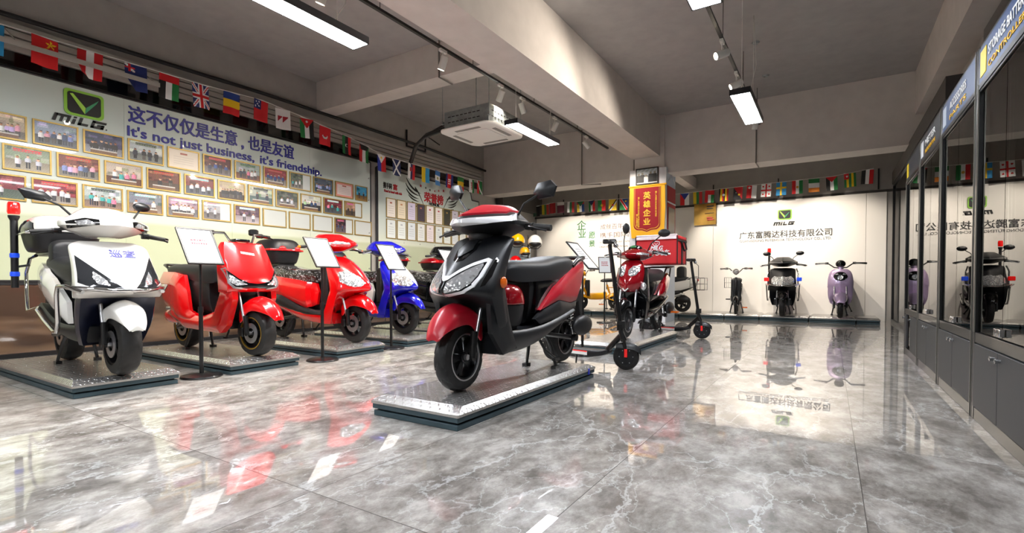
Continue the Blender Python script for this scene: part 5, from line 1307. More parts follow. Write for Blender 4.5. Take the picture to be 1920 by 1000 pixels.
# ------------------------------------------------------------------ flags
def vs(*c): return lambda u, v: c[min(len(c) - 1, int(u * len(c)))]
def hs(*c): return lambda u, v: c[min(len(c) - 1, int(v * len(c)))]
def over(base, *lay):
    def f(u, v):
        for t, c in lay:
            if t(u, v): return c
        return base(u, v)
    return f
def disc(cx, cy, r): return lambda u, v: (u - cx) ** 2 + ((v - cy) * 1.4) ** 2 < r * r
def rect(a, b, c, d): return lambda u, v: a <= u <= b and c <= v <= d
def tri_top(h): return lambda u, v: v < h * (1 - abs(u - .5) * 2)
def diag(w, s=1): return lambda u, v: abs((u if s > 0 else 1 - u) - v) < w
def solid(c): return lambda u, v: c
def fstar(cx, cy, r): return lambda u, v: (lambda x, y: math.hypot(x, y) < r * (.62 + .38 * math.cos(5 * math.atan2(x, y))))(u - cx, -(v - cy) * 1.4)
W_, R_c, G_, Bl, K_, Y_ = 'f0f0f0', 'd01820', '1c7a3c', '1c3c8c', '181818', 'f4c818'
uj = over(solid('24306c'), (rect(.41, .59, 0, 1), R_c), (rect(0, 1, .43, .57), R_c), (rect(.34, .66, 0, 1), W_), (rect(0, 1, .38, .62), W_), (diag(.035), R_c), (diag(.035, -1), R_c), (diag(.10), W_), (diag(.10, -1), W_))
LF = [(1.43, 'sky blue flag cut by the photo edge', solid('2890c8')), (1.845, 'red flag with yellow stars hanging by the logo', over(solid('d81c20'), (fstar(.72, .20, .2), Y_), (disc(.72, .42, .05), Y_), (disc(.55, .38, .05), Y_))),
      (2.224, 'red and white striped flag with a curled corner', vs(R_c, W_, R_c)), (2.653, 'dark blue flag with a small union cross and a folded corner', over(solid('1c2c6c'), (lambda u, v: u < .45 and v < .3 and (abs(u - .22) < .05 or abs(v - .15) < .04), R_c), (lambda u, v: u < .45 and v < .3 and abs(u - v * 1.5) < .09, W_))),
      (3.009, 'flag with red top over black, white and green stripes', over(vs(K_, W_, G_), (rect(0, 1, 0, .28), R_c))), (3.37, 'union flag of red and white crosses on blue', uj),
      (3.776, 'flag of blue, yellow and red bands', hs('24408c', Y_, R_c)), (4.195, 'red flag with white stars on a blue canton', over(solid('d02028'), (lambda u, v: u < .5 and v < .45 and any(disc(a, b, .05)(u, v) for a, b in ((.15, .12), (.35, .1), (.25, .22), (.12, .34), (.36, .3))), W_), (rect(0, .5, 0, .45), '24306c'))),
      (4.527, 'white flag with two small red pennants', over(solid('e8e6e4'), (lambda u, v: .14 < u < .48 and .36 < v < .66 - (u - .14) * .85, 'a81c2c'), (lambda u, v: .5 <= u < .86 and .36 < v < .66 - (u - .5) * .8, 'a81c2c'))),
      (4.932, 'green, white and black flag with a red triangle on top', over(vs(G_, W_, K_), (disc(.5, .15, .07), W_), (tri_top(.5), R_c))), (5.275, 'red flag with a white crescent', over(solid('d81c28'), (lambda u, v: disc(.5, .5, .22)(u, v) and not disc(.5, .42, .18)(u, v), W_))),
      (5.699, 'green, black and red flag with a white crescent', over(vs(G_, K_, R_c), (lambda u, v: disc(.5, .5, .13)(u, v) and not disc(.55, .5, .1)(u, v), W_))), (6.077, 'red, white and green flag with a black top', over(vs(R_c, W_, G_), (lambda u, v: v < .30 and abs(u - .5) < .5 - v * .6, K_))),
      (6.472, 'blue and red flag with a white triangle on top', over(vs('2438a0', R_c), (disc(.5, .16, .09), Y_), (tri_top(.5), W_))), (6.845, 'dark blue flag with a white diagonal cross', over(solid('202c5c'), (diag(.09), W_), (diag(.09, -1), W_))),
      (7.258, 'white, navy and red flag with a small crest', over(vs(W_, '242c60', R_c), (rect(.25, .55, .25, .5), 'a83838'))), (7.655, 'flag split in yellow and light blue', vs('f4d020', '38a0d8')),
      (8.03, 'light blue flag with white middle band and emblem', over(hs('3878c0', W_, '4c8cd0'), (disc(.5, .5, .12), 'a8a860'))), (8.412, 'blue and red flag with a white temple', over(vs('202c78', R_c, R_c, '202c78'), (lambda u, v: .35 < u < .68 and .3 < v < .75 and int(v * 14) % 2, W_))),
      (8.798, 'flag of green, yellow and red bands', hs('2c7c3c', 'f0c420', R_c)), (9.189, 'white and green flag with a red dragon', over(vs(W_, W_, G_), (lambda u, v: .3 < u < .7 and .2 < v < .8 and math.sin(u * 31) * math.sin(v * 37) > -.3, 'b01828'))),
      (9.50, 'crumpled red and green flag beside the corner of the beam', over(vs(R_c, G_), (diag(.1), W_)))]
BF = [(-7.0, 'dark flag in the far corner, green and black', vs('30503c', '201c20')), (-6.72, 'yellow, green and red flag hanging in the far corner', vs('c8b428', '3c6c3c', 'b03028')), (-6.49, 'plain dark red flag in the far corner', solid('a82428')), (-6.24, 'maroon flag with a white top', over(solid('5c1c30'), (rect(0, 1, 0, .25), 'c8c4c0'))),
      (-5.93, 'white, green and red striped flag near the far corner', vs('e0e0e0', '2c6c44', 'b83030')), (-5.655, 'yellow, green, red and blue flag', over(vs('e8c83c', W_, '284c90'), (tri_top(.5), '1c5c34'), (rect(0, 1, 0, .3), 'b02c30'))), (-5.334, 'green, white and red flag with a black triangle', over(vs(G_, W_, R_c), (tri_top(.5), '202850'))),
      (-5.05, 'green and red flag with a yellow star', over(vs(G_, R_c), (fstar(.5, .5, .2), Y_))), (-4.744, 'yellow flag with a black and white diagonal', over(solid('f0c830'), (disc(.5, .5, .12), R_c), (diag(.08, -1), K_), (lambda u, v: abs(1 - u - v + .15) < .1, W_))),
      (-4.445, 'green, red and blue diagonal flag', over(lambda u, v: '244890' if u > v else '2c8848', (disc(.75, .22, .12), Y_), (diag(.13), R_c), (diag(.2), W_))), (-4.13, 'white flag with red ends and a red leaf', over(hs(R_c, W_, W_, R_c), (disc(.5, .5, .17), R_c))),
      (-2.95, 'red, blue and white flag beside the column', over(vs(R_c, W_), (tri_top(.55), '243c90'))), (-2.654, 'yellow, green and red vertical flag above the gold plaque', vs('e8c828', '2c7c40', 'c83030')), (-2.381, 'red flag with white and green bars', over(vs(R_c, W_, G_), (rect(0, 1, 0, .35), R_c))),
      (-2.081, 'black, yellow and red striped flag', over(vs(K_, Y_, R_c, K_, Y_, R_c), (disc(.5, .5, .14), W_))), (-1.778, 'black and red diagonal flag with a yellow bird', over(lambda u, v: '202024' if u < v else 'c82028', (disc(.65, .6, .12), Y_), (disc(.3, .45, .05), W_))), (-1.494, 'flag split in red and white with a crescent', over(vs(R_c, W_), (disc(.25, .18, .12), W_))),
      (-1.208, 'white flag with a red cross and four small crosses', over(solid(W_), (rect(.42, .58, 0, 1), R_c), (rect(0, 1, .44, .56), R_c), (lambda u, v: any(disc(a, b, .09)(u, v) for a, b in ((.2, .2), (.8, .2), (.2, .8), (.8, .8))), R_c))), (-.919, 'light blue flag with a yellow cross', over(solid('2c8cc8'), (rect(.4, .58, 0, 1), Y_), (rect(0, 1, .36, .5), Y_))),
      (-.618, 'red, white and green flag with a golden emblem', over(vs(R_c, W_, G_), (disc(.5, .5, .12), 'd8a030'))), (-.316, 'flag of green, white and orange bands', hs('2c7c44', W_, 'e88830')), (-.005, 'black, white and green flag with a red triangle', over(vs(K_, W_, G_), (tri_top(.4), R_c))),
      (.305, 'green and yellow striped flag with a red canton', over(vs('2c7c44', Y_, '2c7c44', Y_, '2c7c44'), (disc(.25, .2, .08), W_), (rect(0, .42, 0, .42), R_c))), (.605, 'black, white and red flag next to the glass wall', vs(K_, W_, R_c))]
def flag(pos, n, label, paint, seed, group, w=.22, h=.30, curl=0.):
    R_ = random.Random(seed); ph = R_.uniform(0, 6); am = R_.uniform(.004, .012); yw = R_.uniform(-.25, .25); rl = R_.uniform(-.06, .06)
    def wave(u, v):
        z = am * math.sin(u * 7 + ph) * (v ** .7) + am * .6 * math.sin(v * 5 + ph) * v
        x, y = (u - .5) * w, -v * h
        if curl and u + (1 - v) < .9 * 1 and v > .45:
            d = max(0, (v - .45) * .9 - u) * .9; x += d * .10; z += .05 * math.sin(min(1, d * 2.2) * PI / 2); y += d * .10
        return (x, y, z)
    o = img_mesh('flag', w, h, 26, 34, paint, 'flag_cloth', None, M.Rotation(rl, 4, 'Z') @ M.Rotation(yw, 4, 'Y'), wave)
    sol = o.modifiers.new('Solidify', 'SOLIDIFY'); sol.thickness = .0015
    o.matrix_world = facing(pos, n)
    B().tube([(-w / 2, .004, 0), (w / 2, .004, 0)], .004, 6).build('hem', 'white_cloth', o)
    return tag(o, label, 'flag', group)
def lz(y, P):
    for (a, za), (b, zb) in zip(P, P[1:]):
        if a <= y <= b: return za + (zb - za) * (y - a) / (b - a)
    return P[0][1] if y < P[0][0] else P[-1][1]
LS = [(-2, 3.30), (1.5, 3.335), (2.6, 3.35), (3.4, 3.365), (4.2, 3.41), (5.0, 3.345), (5.7, 3.265), (6.1, 3.20), (6.5, 3.115), (7.2, 3.115), (8.0, 3.12), (8.8, 3.13), (9.6, 3.17)]
for i, (y, lab, p) in enumerate(LF):
    flag((-6.93, y, lz(y, LS) - .008), NX, lab + (' on the wall-side string' if 'flag of' not in lab and len(lab) < 40 else ''), p, i, 'flags strung above the glass boards', curl=(1 if i in (2, 3) else 0))
st = B().tube([(-6.93, y, z) for y, z in LS], .006, 6).build('flag_string', 'cord_white', None)
tag(st, 'white cord carrying the flags above the glass boards', 'string')
BS = [(-7.1, 2.93), (-6.49, 2.99), (-5.6, 2.965), (-4.13, 2.915), (-3.5, 2.90), (-2.9, 2.92), (-1.5, 2.955), (0, 2.98), (.7, 3.06)]
for i, (x, lab, p) in enumerate(BF):
    flag((x, 12.3, lz(x, BS) - .008), (0, -1, 0), lab + (' on the far string' if len(lab) < 48 and 'far' not in lab else ''), p, 100 + i, 'flags strung along the far wall', w=.20, h=.28)
st = B().tube([(x, 12.3, z) for x, z in BS], .005, 6).build('flag_string', 'cord_white', None)
tag(st, 'thin cord carrying the flags along the far wall', 'string')
rl = B().box((-6.86, -1, 3.14), (-6.845, 2.87, 3.19)).build('hanging_rail', 'rail_grey', None)
for y in (0, 1.6, 2.8): B().tube([(-6.852, y, 3.19), (-7.18, y, 3.40)], .005).build('rail_bracket', 'rail_grey', rl)
tag(rl, 'grey flat rail crossing in front of the first flags above the logo', 'rail')
mat('ceiling_shade', '24262c', .7)  # dark colour standing for shade on the unlit ceiling
mat('cabinet_black', '0e0f10', .3, coat=.3); mat('alloy_edge', '8a8880', .3, metal=.8); mat('frame_brown', '6a4a3c', .5); mat('beam_paint_dark', '6c6862', .6)
mat('hdr_yellow', 'e8c81c', .4); mat('hdr_dark', '20242c', .4)
# ------------------------------------------------------------------ company name on the far wall
NB = (0, -1, 0); yb = BY - .032
lg = empty('company_sign', (-.87, yb, 1.69), 'green logo badge, brand letters and the company name fixed on the white far wall', 'sign')
milg_logo(lg, (0, 0, .60), NB, .27); lettering_milg(lg, (-.01, 0, .37), NB, .215)
text('company_name', '广东富腾达科技有限公司', .17, 'text_dark', lg, facing((-.015, 0, .165), NB), ext=.006, bold=.002, fit=1.80)
text('company_name_english', 'GUANGDONG FUTENGDA TECHNOLOGY CO., LTD.', .075, 'text_dark', lg, facing((-.015, 0, .045), NB), ext=.004, bold=.0, fit=1.78)
vs_ = empty('vision_sign', (-5.2, yb, 1.86), 'green vision characters and brown motto lines on the cream far wall', 'sign')
for s, x, z, k in (('企', -.55, .47, .28), ('业', -.53, .24, .24), ('愿', -.24, .20, .2), ('景', -.24, -.03, .19)): text('vision_character', s, k, 'text_green', vs_, facing((x, 0, z), NB), ext=.004, bold=.002)
text('motto_line', '成就百年企业，', .15, 'frame_brown', vs_, facing((.50, 0, .40), NB), ext=.004, fit=1.0)
text('motto_line', '携手国际品牌', .15, 'frame_brown', vs_, facing((.55, 0, .18), NB), ext=.004, fit=1.12)
text('motto_line_english', 'ACHIEVE CENTURY ENTERPRISE', .065, 'frame_brown', vs_, facing((.5, 0, .0), NB), ext=.003, fit=1.05)
text('motto_line_english', 'CREATE INTERNATIONAL BRAND', .065, 'frame_brown', vs_, facing((.5, 0, -.12), NB), ext=.003, fit=1.05)
pq = empty('wall_plaque', (-2.53, yb, 2.41), 'square brushed gold plaque with red print at the top of the far wall', 'plaque')
pm = bpy.data.meshes.new('x')
b = B()
n = 12
for i in range(n):
    x0, x1 = -.245 + .49 * i / n, -.245 + .49 * (i + 1) / n; f = lambda x: -.05 - .03 * (x / .245) ** 2 * 1.0
    b._add([(x0, f(x0), -.25), (x1, f(x1), -.25), (x1, f(x1), .25), (x0, f(x0), .25), (x0, f(x0) + .012, -.25), (x1, f(x1) + .012, -.25), (x1, f(x1) + .012, .25), (x0, f(x0) + .012, .25)],
           [(0, 1, 2, 3), (7, 6, 5, 4), (0, 4, 5, 1), (3, 2, 6, 7)] + ([(0, 3, 7, 4)] if i == 0 else []) + ([(1, 5, 6, 2)] if i == n - 1 else []))
pl = b.build('plate', 'plaque_gold', pq)
B().box((-.1, -.03, -.1), (.1, 0, .1)).build('mounting_block', 'pipe_black', pq)
t = B()
for z, a, c_ in ((.17, .04, .19), (.12, .04, .17)): t.box((a, -.082, z), (c_, -.06, z + .022))
t.box((.0, -.082, .02), (.2, -.055, .028)); t.build('engraved_text', 'text_dark', pl)
B().box((.04, -.082, -.10), (.17, -.058, -.075)).box((.05, -.083, -.145), (.20, -.06, -.12)).build('red_text', 'text_red', pl)

# banner and photo on the column
bn = empty('silk_banner', (-3.12, 9.975, 2.73), 'dark red silk banner with gold border and gold characters hanging on the column', 'banner')
w, h = .355, 1.0
def bshape(w, top, bot, n=8):
    o = [(-w, top), (w, top), (w, bot + .14)]
    for i in range(1, n + 1):
        a = rad(90 * i / n); o.append((w - .10 * (1 - math.cos(a)), bot + .14 - .10 * math.sin(a)))
    o += [(w * .35, bot + .035), (0, bot)]; m = [(-x, z) for x, z in o[2:-1]][::-1]
    return o + m
B().prism([(-w, 0), (w, 0), (w + .01, -h * .45), (w - .015, -h - .02), (-w + .04, -h - .04), (-w - .01, -h * .5)], -.02, -.012, 'y').build('gold_border', 'banner_gold', bn)
B().prism(bshape(w - .075, -.04, -h + .06), -.026, -.02, 'y').build('gold_line', 'gold_thread', bn)
B().prism(bshape(w - .085, -.04, -h + .075), -.029, -.025, 'y').build('red_line', 'banner_red', bn)
B().prism(bshape(w - .105, -.04, -h + .10), -.031, -.028, 'y').build('gold_line', 'gold_thread', bn)
B().prism(bshape(w - .112, -.04, -h + .11), -.034, -.030, 'y').build('red_field', 'banner_red', bn)
for i, s in enumerate('英雄企业'): text('banner_character', s, .15, 'gold_thread', bn, facing((-.0, -.035, -.21 - i * .175), NB), ext=.003, bold=.005)
for x, z0, n_, k in ((.185, -.13, 14, .033), (-.165, -.22, 17, .033), (-.20, -.56, 7, .033)):
    q = text('banner_small_text', '\n'.join('赠广东富腾达科技有限公司诚信经营服务社会'[:n_]), .036, 'gold_thread', bn, facing((x, -.035, z0 - n_ * .018), NB), ext=.002, bold=.001)
B().tube([(-w - .02, -.016, .0), (w + .03, -.016, .0)], .018, 10).build('banner_rod', 'banner_gold', bn)
def bw_paint(u, v):
    if v > .93: return 'e8e8e8'
    c = 'b8c0c8' if v < .45 else '505458'
    for x, t, k in ((.1, .3, '14161a'), (.27, .25, '1c1e22'), (.45, .38, 'e4e8ea'), (.68, .22, '181a20'), (.88, .2, '101216')):
        if abs(u - x) < .10 and v > t + .14: c = k
        if abs(u - x) < .045 and t < v < t + .14: c = '8c8478'
    if v < .2 and int(u * 9 + v * 7) % 2: c = '9ca8a8'
    return c
frame('framed_photo', -3.13, 9.983, 2.925, .46, .33, 'black framed photo of people shaking hands, above the red banner', bw_paint, 40, 28, None, NB, 'frame_dark', .022)

# ------------------------------------------------------------------ air conditioner and pipes
ac = empty('air_conditioner', (-4.45, 6.17, 3.0), 'white ceiling cassette air conditioner with a galvanised body hanging under the slab', 'air conditioner')
A = .49
fa = body('fascia', ac, 'white_plastic', [(0, [(A - .03, 0), (A - .03, A - .12), (A - .10, A - .03), (-A + .10, A - .03), (-A + .03, A - .12), (-A + .03, 0)]),
     (.012, [(A, 0), (A, A - .12), (A - .09, A), (-A + .09, A), (-A, A - .12), (-A, 0)]), (.035, [(A, 0), (A, A - .12), (A - .09, A), (-A + .09, A), (-A, A - .12), (-A, 0)]), (.05, [(A - .05, 0), (A - .05, A - .15), (A - .13, A - .05), (-A + .13, A - .05), (-A + .05, A - .15), (-A + .05, 0)])], lvl=2, ends=.9, crease=(1, 2, 3, 4))
B().prism([(-.27, -.27), (.27, -.27), (.27, .27), (-.27, .27)], -.012, .002, 'z').build('intake_grille', 'white_plastic', fa, bevel=.01)
s_ = B()
for a in range(4):
    o = len(s_.v); s_.box((-.22, .33, -.006), (.22, .39, .004)); s_.xf(M.Rotation(a * PI / 2, 4, 'Z'), o)
s_.build('air_outlet', 'ac_slot', fa, bevel=.01)
B().box((-.40, -.40, .05), (.40, .40, .30)).build('casing', 'galvanised', ac, bevel=.004)
s_ = B()
for z in (.13, .21):
    for i in range(8): s_.box((.401, -.33 + i * .075, z), (.404, -.28 + i * .075, z + .012)).box((-.33 + i * .075, -.404, z), (-.28 + i * .075, -.401, z + .012))
s_.build('casing_slots', 'pipe_black', ac)
s_ = B()
for x, y in ((-.42, -.42), (.42, -.42), (-.42, .42), (.42, .42)): s_.tube([(x, y, .12), (x, y, 1.1)], .006, 6); s_.box((x - .02, y - .02, .12), (x + .02, y + .02, .16))
s_.build('hanger_rod', 'galvanised', ac)
p = empty('refrigerant_pipe', (-5.0, 6.1, 3.15), 'thick black insulated pipes sagging from the air conditioner to the wall', 'pipe')
for dy, dz in ((0, 0), (.05, .05)):
    B().tube([(.13, dy, dz), (-.3, dy + .1, dz + .06), (-.8, dy + .3, dz + .10), (-1.4, dy + .7, .12 + dz), (-1.9, dy + 1.1, .0 + dz), (-2.15, dy + 1.25, -.12)], .03, 10).build('pipe_run', 'pipe_black', p)
br = empty('pipe_bracket', (-7.1, 7.6, 3.55), 'black angle bracket on the wall carrying the insulated pipes', 'bracket')
B().tube([(-.1, -.2, .3), (-.1, -.2, -.02), (-.1, .35, -.02), (-.1, .35, .33), (.9, .35 - .4, .33)], .02, 6).tube([(-.1, .35, .33), (.5, .1, -.02)], .012, 6).build('angle_iron', 'pipe_black', br)
def conduit(path, label):
    o = B().tube(path, .012, 8).build('conduit', 'beam_paint_dark', None); tag(o, label, 'conduit')
conduit([(-4.56, 5.315, 4.1), (-4.56, 5.315, 3.60), (-4.56, 5.60, 3.60)], 'grey conduit dropping down the crossbeam in front of the air conditioner')
conduit([(-1.16, 10.055, 4.1), (-1.16, 10.055, 2.95), (-1.16, 10.45, 2.95)], 'thin conduit on the far beam below the pendant lamp')
conduit([(-4.59, 10.055, 4.1), (-4.59, 10.055, 2.915), (-4.2, 10.2, 2.915)], 'thin conduit on the far beam between the corner and the column')

# ------------------------------------------------------------------ lamps
def pendant(x, y0, y1, z, label, w=.21, e=True):
    r = empty('pendant_lamp', (x, (y0 + y1) / 2, z), label, 'lamp', group='linear pendant lamps')
    l = (y1 - y0) / 2; a = w / 2
    hs_ = B().box((-a, -l, .012), (a, l, .065)).box((-a, -l, 0), (-a + .01, l, .012)).box((a - .01, -l, 0), (a, l, .012)).box((-a, -l, 0), (a, -l + .01, .012)).box((-a, l - .01, 0), (a, l, .012)).build('housing', 'lamp_body', r)
    B().box((-a + .01, -l + .01, .002), (a - .01, l - .01, .012)).build('diffuser', 'lamp_diffuser', r)
    s = B()
    for q in (-1, 1): s.tube([(0, q * l * .8, .065), (0, q * l * .8, 4.1 - z)], .0025, 5)
    s.build('suspension_wire', 'cord_white', r)
    B().tube([(0, l * .75, .06), (-.05, l * .9, .35), (.03, l * .85, .7), (.0, l * .8, 4.1 - z)], .004, 6).build('power_cord', 'cord_white', r)
    return r
pendant(-3.67, .55, 3.19, 2.95, 'long pendant lamp glowing over the white and red scooters')
pendant(-3.70, 5.80, 7.06, 2.95, 'short pendant lamp beside the air conditioner')
pendant(-.765, 2.75, 3.80, 2.75, 'pendant lamp cut by the top edge of the photo')
pendant(-.84, 5.86, 7.04, 2.8, 'pendant lamp hanging in front of the far beam')
pendant(-.765, -1.6, -.4, 2.75, 'pendant lamp behind the camera over the aisle')
pendant(-3.67, -3.2, -1.2, 2.95, 'long pendant lamp behind the camera over the podium row')
def track(x, y0, y1, z, label):
    o = B().box((x - .018, y0, z - .03), (x + .018, y1, z)).build('light_track', 'pipe_black', None); tag(o, label, 'light track')
    s = B(); k = y0 + .3
    while k < y1: s.tube([(x, k, z), (x, k, 4.1)], .004, 6); k += 1.6
    s.build('track_hanger', 'pipe_black', o); return o
track(-3.97, .2, 10.0, 3.62, 'black light track hung beside the main beam')
track(-1.09, 1.2, 9.9, 3.62, 'black light track hung over the aisle')
def spot(x, y, z, dirv, label, power=0, size=95, col=(1, .89, .76), on=True):
    r = empty('track_spotlight', (x, y, z), label, 'spotlight', group='white track spotlights')
    d = V(dirv).normalized()
    B().box((-.02, -.06, -.035), (.02, .06, 0)).tube([(0, 0, -.03), (0, 0, -.12)], .008).build('track_adapter', 'white_plastic', r, bevel=.004)
    T = M.Translation((0, 0, -.16)) @ d.to_track_quat('-Z', 'Y').to_matrix().to_4x4()
    h = B().lathe([(.0, .08), (.040, .08), (.045, .07), (.045, -.08), (.040, -.08), (.040, -.062), (.0, -.062)], axis='z', n=28).xf(T).build('spot_head', 'white_plastic', r)
    B().lathe([(.0, -.066), (.038, -.066), (.038, -.063), (.0, -.063)], axis='z', n=24).xf(T).build('spot_glass', 'spot_glass' if on else 'spot_glass_off', h)
    if power:
        L_ = bpy.data.lights.new('spot_beam', 'SPOT'); L_.energy = power; L_.color = col; L_.spot_size = rad(size); L_.spot_blend = .6; L_.shadow_soft_size = .035
        lo = bpy.data.objects.new('spot_beam', L_); COL.objects.link(lo); lo.parent = r
        lo.matrix_local = M.Translation(V((0, 0, -.16)) + d * .09) @ d.to_track_quat('-Z', 'Y').to_matrix().to_4x4()
    return r
PW_ = 275
spot(-3.97, 1.2, 3.59, (-.45, .1, -1), 'track spotlight aimed at the white scooter from over the long pendant lamp', PW_ * .6, 110)
spot(-3.97, 3.0, 3.59, (-.45, .0, -1), 'track spotlight aimed at the red scooters from over the long pendant lamp', PW_, 110)
spot(-3.97, 4.7, 3.59, (-.45, .0, -1), 'track spotlight before the crossbeam, above the blue scooter', PW_, 110)
spot(-3.97, 5.95, 3.59, (-.7, .3, -.9), 'lit track spotlight tucked under the crossbeam', PW_ * .8, 100)
spot(-3.97, 6.55, 3.59, (.15, .45, -1), 'white track spotlight pointing down above the air conditioner', 0, on=False)
spot(-3.97, 7.6, 3.59, (-.6, .1, -.9), 'white track spotlight above the far end of the short pendant lamp', PW_ * .8)
spot(-3.97, 8.9, 3.59, (.85, 1.1, -1.35), 'white track spotlight near the far beam by the column', PW_ * .45, 60)
tr = B().box((-6.4, 10.8, 3.29), (.7, 10.836, 3.32)).build('light_track', 'pipe_black', None); tag(tr, 'added unseen black light track behind the far beam', 'light track')  # unseen track, added to carry spots that light the far wall
tk = B()
for x in (-6, -3.8, -1.5, .5): tk.tube([(x, 10.818, 3.32), (x, 10.818, 4.1)], .004, 6)
tk.build('track_hanger', 'pipe_black', tr)
for x, d, p_, w_ in ((-6.2, (.3, 1.3, -1.35), .9, 'over the corner'), (-5.0, (.1, 1.3, -1.35), .9, 'above the yellow bicycle'), (-3.95, (-.3, 1.3, -1.3), .8, 'above the vision sign'), (-2.5, (.6, 1.3, -1.4), 1.1, 'above the gold plaque'), (-1.6, (.6, 1.3, -1.4), 1.2, 'above the company name'), (-.5, (.5, 1.3, -1.4), 1.0, 'above the lilac scooter')):
    spot(x, 10.818, 3.29, d, 'added unseen track spotlight behind the far beam, ' + w_, PW_ * p_ * .62, 72)  # added out of sight to brighten the far wall
spot(-1.09, 6.25, 3.59, (-.75, -.55, -.35), 'bright track spotlight between the two aisle lamps', PW_ * .6, 100)
spot(-1.09, 7.3, 3.59, (-.8, -.3, -.4), 'track spotlight with a hanging cable beside the far aisle lamp', PW_ * .4, 100)
spot(-1.09, 9.3, 3.59, (-.2, .3, -1), 'track spotlight behind the aisle lamp near the far beam', PW_ * .5, 80)
for x, y, w_ in ((-1.09, 7.7, 'nearer'), (-1.09, 9.0, 'farther')):
    o = B().lathe([(.0, 0), (.05, 0), (.055, .004), (.035, -.012), (.03, .0), (.0, .01)], c=(x + .18, y, CH - .006), axis='z', n=24).build('ceiling_socket', 'galvanised', None)
    tag(o, 'small round metal socket on the ceiling above the aisle track, the %s one' % w_, 'socket')
# a broad warm wash: ceiling lamps further down the hall

# ------------------------------------------------------------------ cabinets on the aisle side
def cabinet(y0, y1, label, hdr, logo, inner=None, door_open=False, tcol='header_blue'):
    r = empty('display_cabinet', (.7, (y0 + y1) / 2, 0), label, 'cabinet', group='glass display cabinets along the aisle')
    c = (y1 - y0) / 2; D = .42; H = 2.12
    f = B()
    for s in (-1, 1):
        f.box((0, s * c - .02, 0), (.04, s * c + .02, H)); f.box((D - .03, s * c - .015, 0), (D, s * c + .015, H))
    for z0, z1 in ((0, .07), (.44, .50), (1.86, 1.90), (H - .02, H)): f.box((.002, -c, z0), (.035, c, z1))
    f.build('frame', 'cabinet_black', r, bevel=.003)
    B().box((-.004, -c + .012, 0), (.0, -c + .022, H)).box((-.006, c - .028, .5), (.0, c - .012, 1.9)).build('frame_trim', 'alloy_edge', r)
    B().box((D - .02, -c, .07), (D, c, H)).box((.03, -c, .06), (D, c, .08)).box((.03, -c, .46), (D, c, .48)).box((.03, -c, H - .02), (D, c, H)).build('carcass', 'cabinet_inner', r)
    B().box((.06, -c + .02, 1.16), (D - .03, c - .02, 1.168)).build('glass_shelf', 'wall_glass', r)
    for s in (-1, 1):
        g = B().box((.012, min(s * .004, s * (c - .02)), .505), (.018, max(s * .004, s * (c - .02)), 1.855)).build('glass_door', 'cabinet_glass', r)
        h = B().box((-.012, s * .03 - .02, .515), (.012, s * .03 + .02, .555)).build('lock', 'chrome', g, bevel=.004)
        if door_open and s > 0: d = B().box((-.0, c - .16, .075), (.02, c - .022, .435))
        else: d = B().box((-.004, min(s * .003, s * (c - .022)), .075), (.016, max(s * .003, s * (c - .022)), .435))
        do = d.build('lower_door', 'cabinet_grey', r, bevel=.003)
        B().lathe([(.0, 0), (.009, 0), (.012, -.02), (.0, -.024)], c=(-.004, s * .05 if not (door_open and s > 0) else c - .06, .40), axis='x', n=12).build('knob', 'chrome', do)
    hd = B().box((.0, -c + .02, 1.90), (.012, c - .02, H - .02)).build('header', tcol, r)
    B().box((-.003, -c + .02 if True else 0, 1.872), (.0, c - .02, 1.90)).build('header_rail', 'cabinet_black', r)
    NC = (-1, 0, 0)
    if logo: B().box((-.003, c - .17, 1.93), (.0, c - .05, 2.07)).build('header_logo', logo, hd)
    if hdr:
        text('header_text', hdr[0], .075, 'white_cloth', hd, facing((-.002, -.02, 2.02), NC), ext=.001, bold=.002, fit=hdr[2])
        text('header_text', hdr[1], .045, 'gold_thread', hd, facing((-.002, -.02, 1.945), NC), ext=.001, bold=.001, fit=hdr[2])
    return r
cabinet(2.84, 3.86, 'nearest aisle cabinet, its header with a yellow block and pale lettering', ('STORAGE BATTERY', 'CONTROLLER', .62), 'hdr_yellow')
cabinet(3.905, 4.97, 'aisle cabinet with a blue header, second from the camera', ('ACCESSORIES', 'PARTS', .5), 'cladding_blue')
cabinet(5.015, 6.03, 'aisle cabinet with a dark header, third from the camera', ('METER', 'INSTRUMENT LINE', .5), 'cladding_white', tcol='hdr_dark')
cabinet(6.075, 7.06, 'farthest aisle cabinet, lower door ajar over a red-brown inside', None, 'hdr_yellow', door_open=True, tcol='hdr_dark')
o = B().box((.74, 6.64, .09), (1.05, 6.98, .43)).build('wooden_box', 'wood_red', None, bevel=.005); tag(o, 'red-brown box standing inside the farthest cabinet behind the open door', 'box')
# odds and ends on the lower shelf
for i, (y, w_, c_, lab, cat) in enumerate(((3.05, .16, 'yellow_paint', 'flat yellow motor part lying at the bottom of the nearest cabinet', 'part'), (3.42, .12, 'gold_metal', 'brass coloured motor part beside the yellow one in the nearest cabinet', 'part'))):
    o = B().lathe([(.0, 0), (w_ * .8, 0), (w_, .02), (w_, .05), (w_ * .5, .07), (w_ * .2, .075), (.0, .075)], c=(.92, y, .482), axis='z', n=28).build('hub_motor_part', c_, None); tag(o, lab, cat)
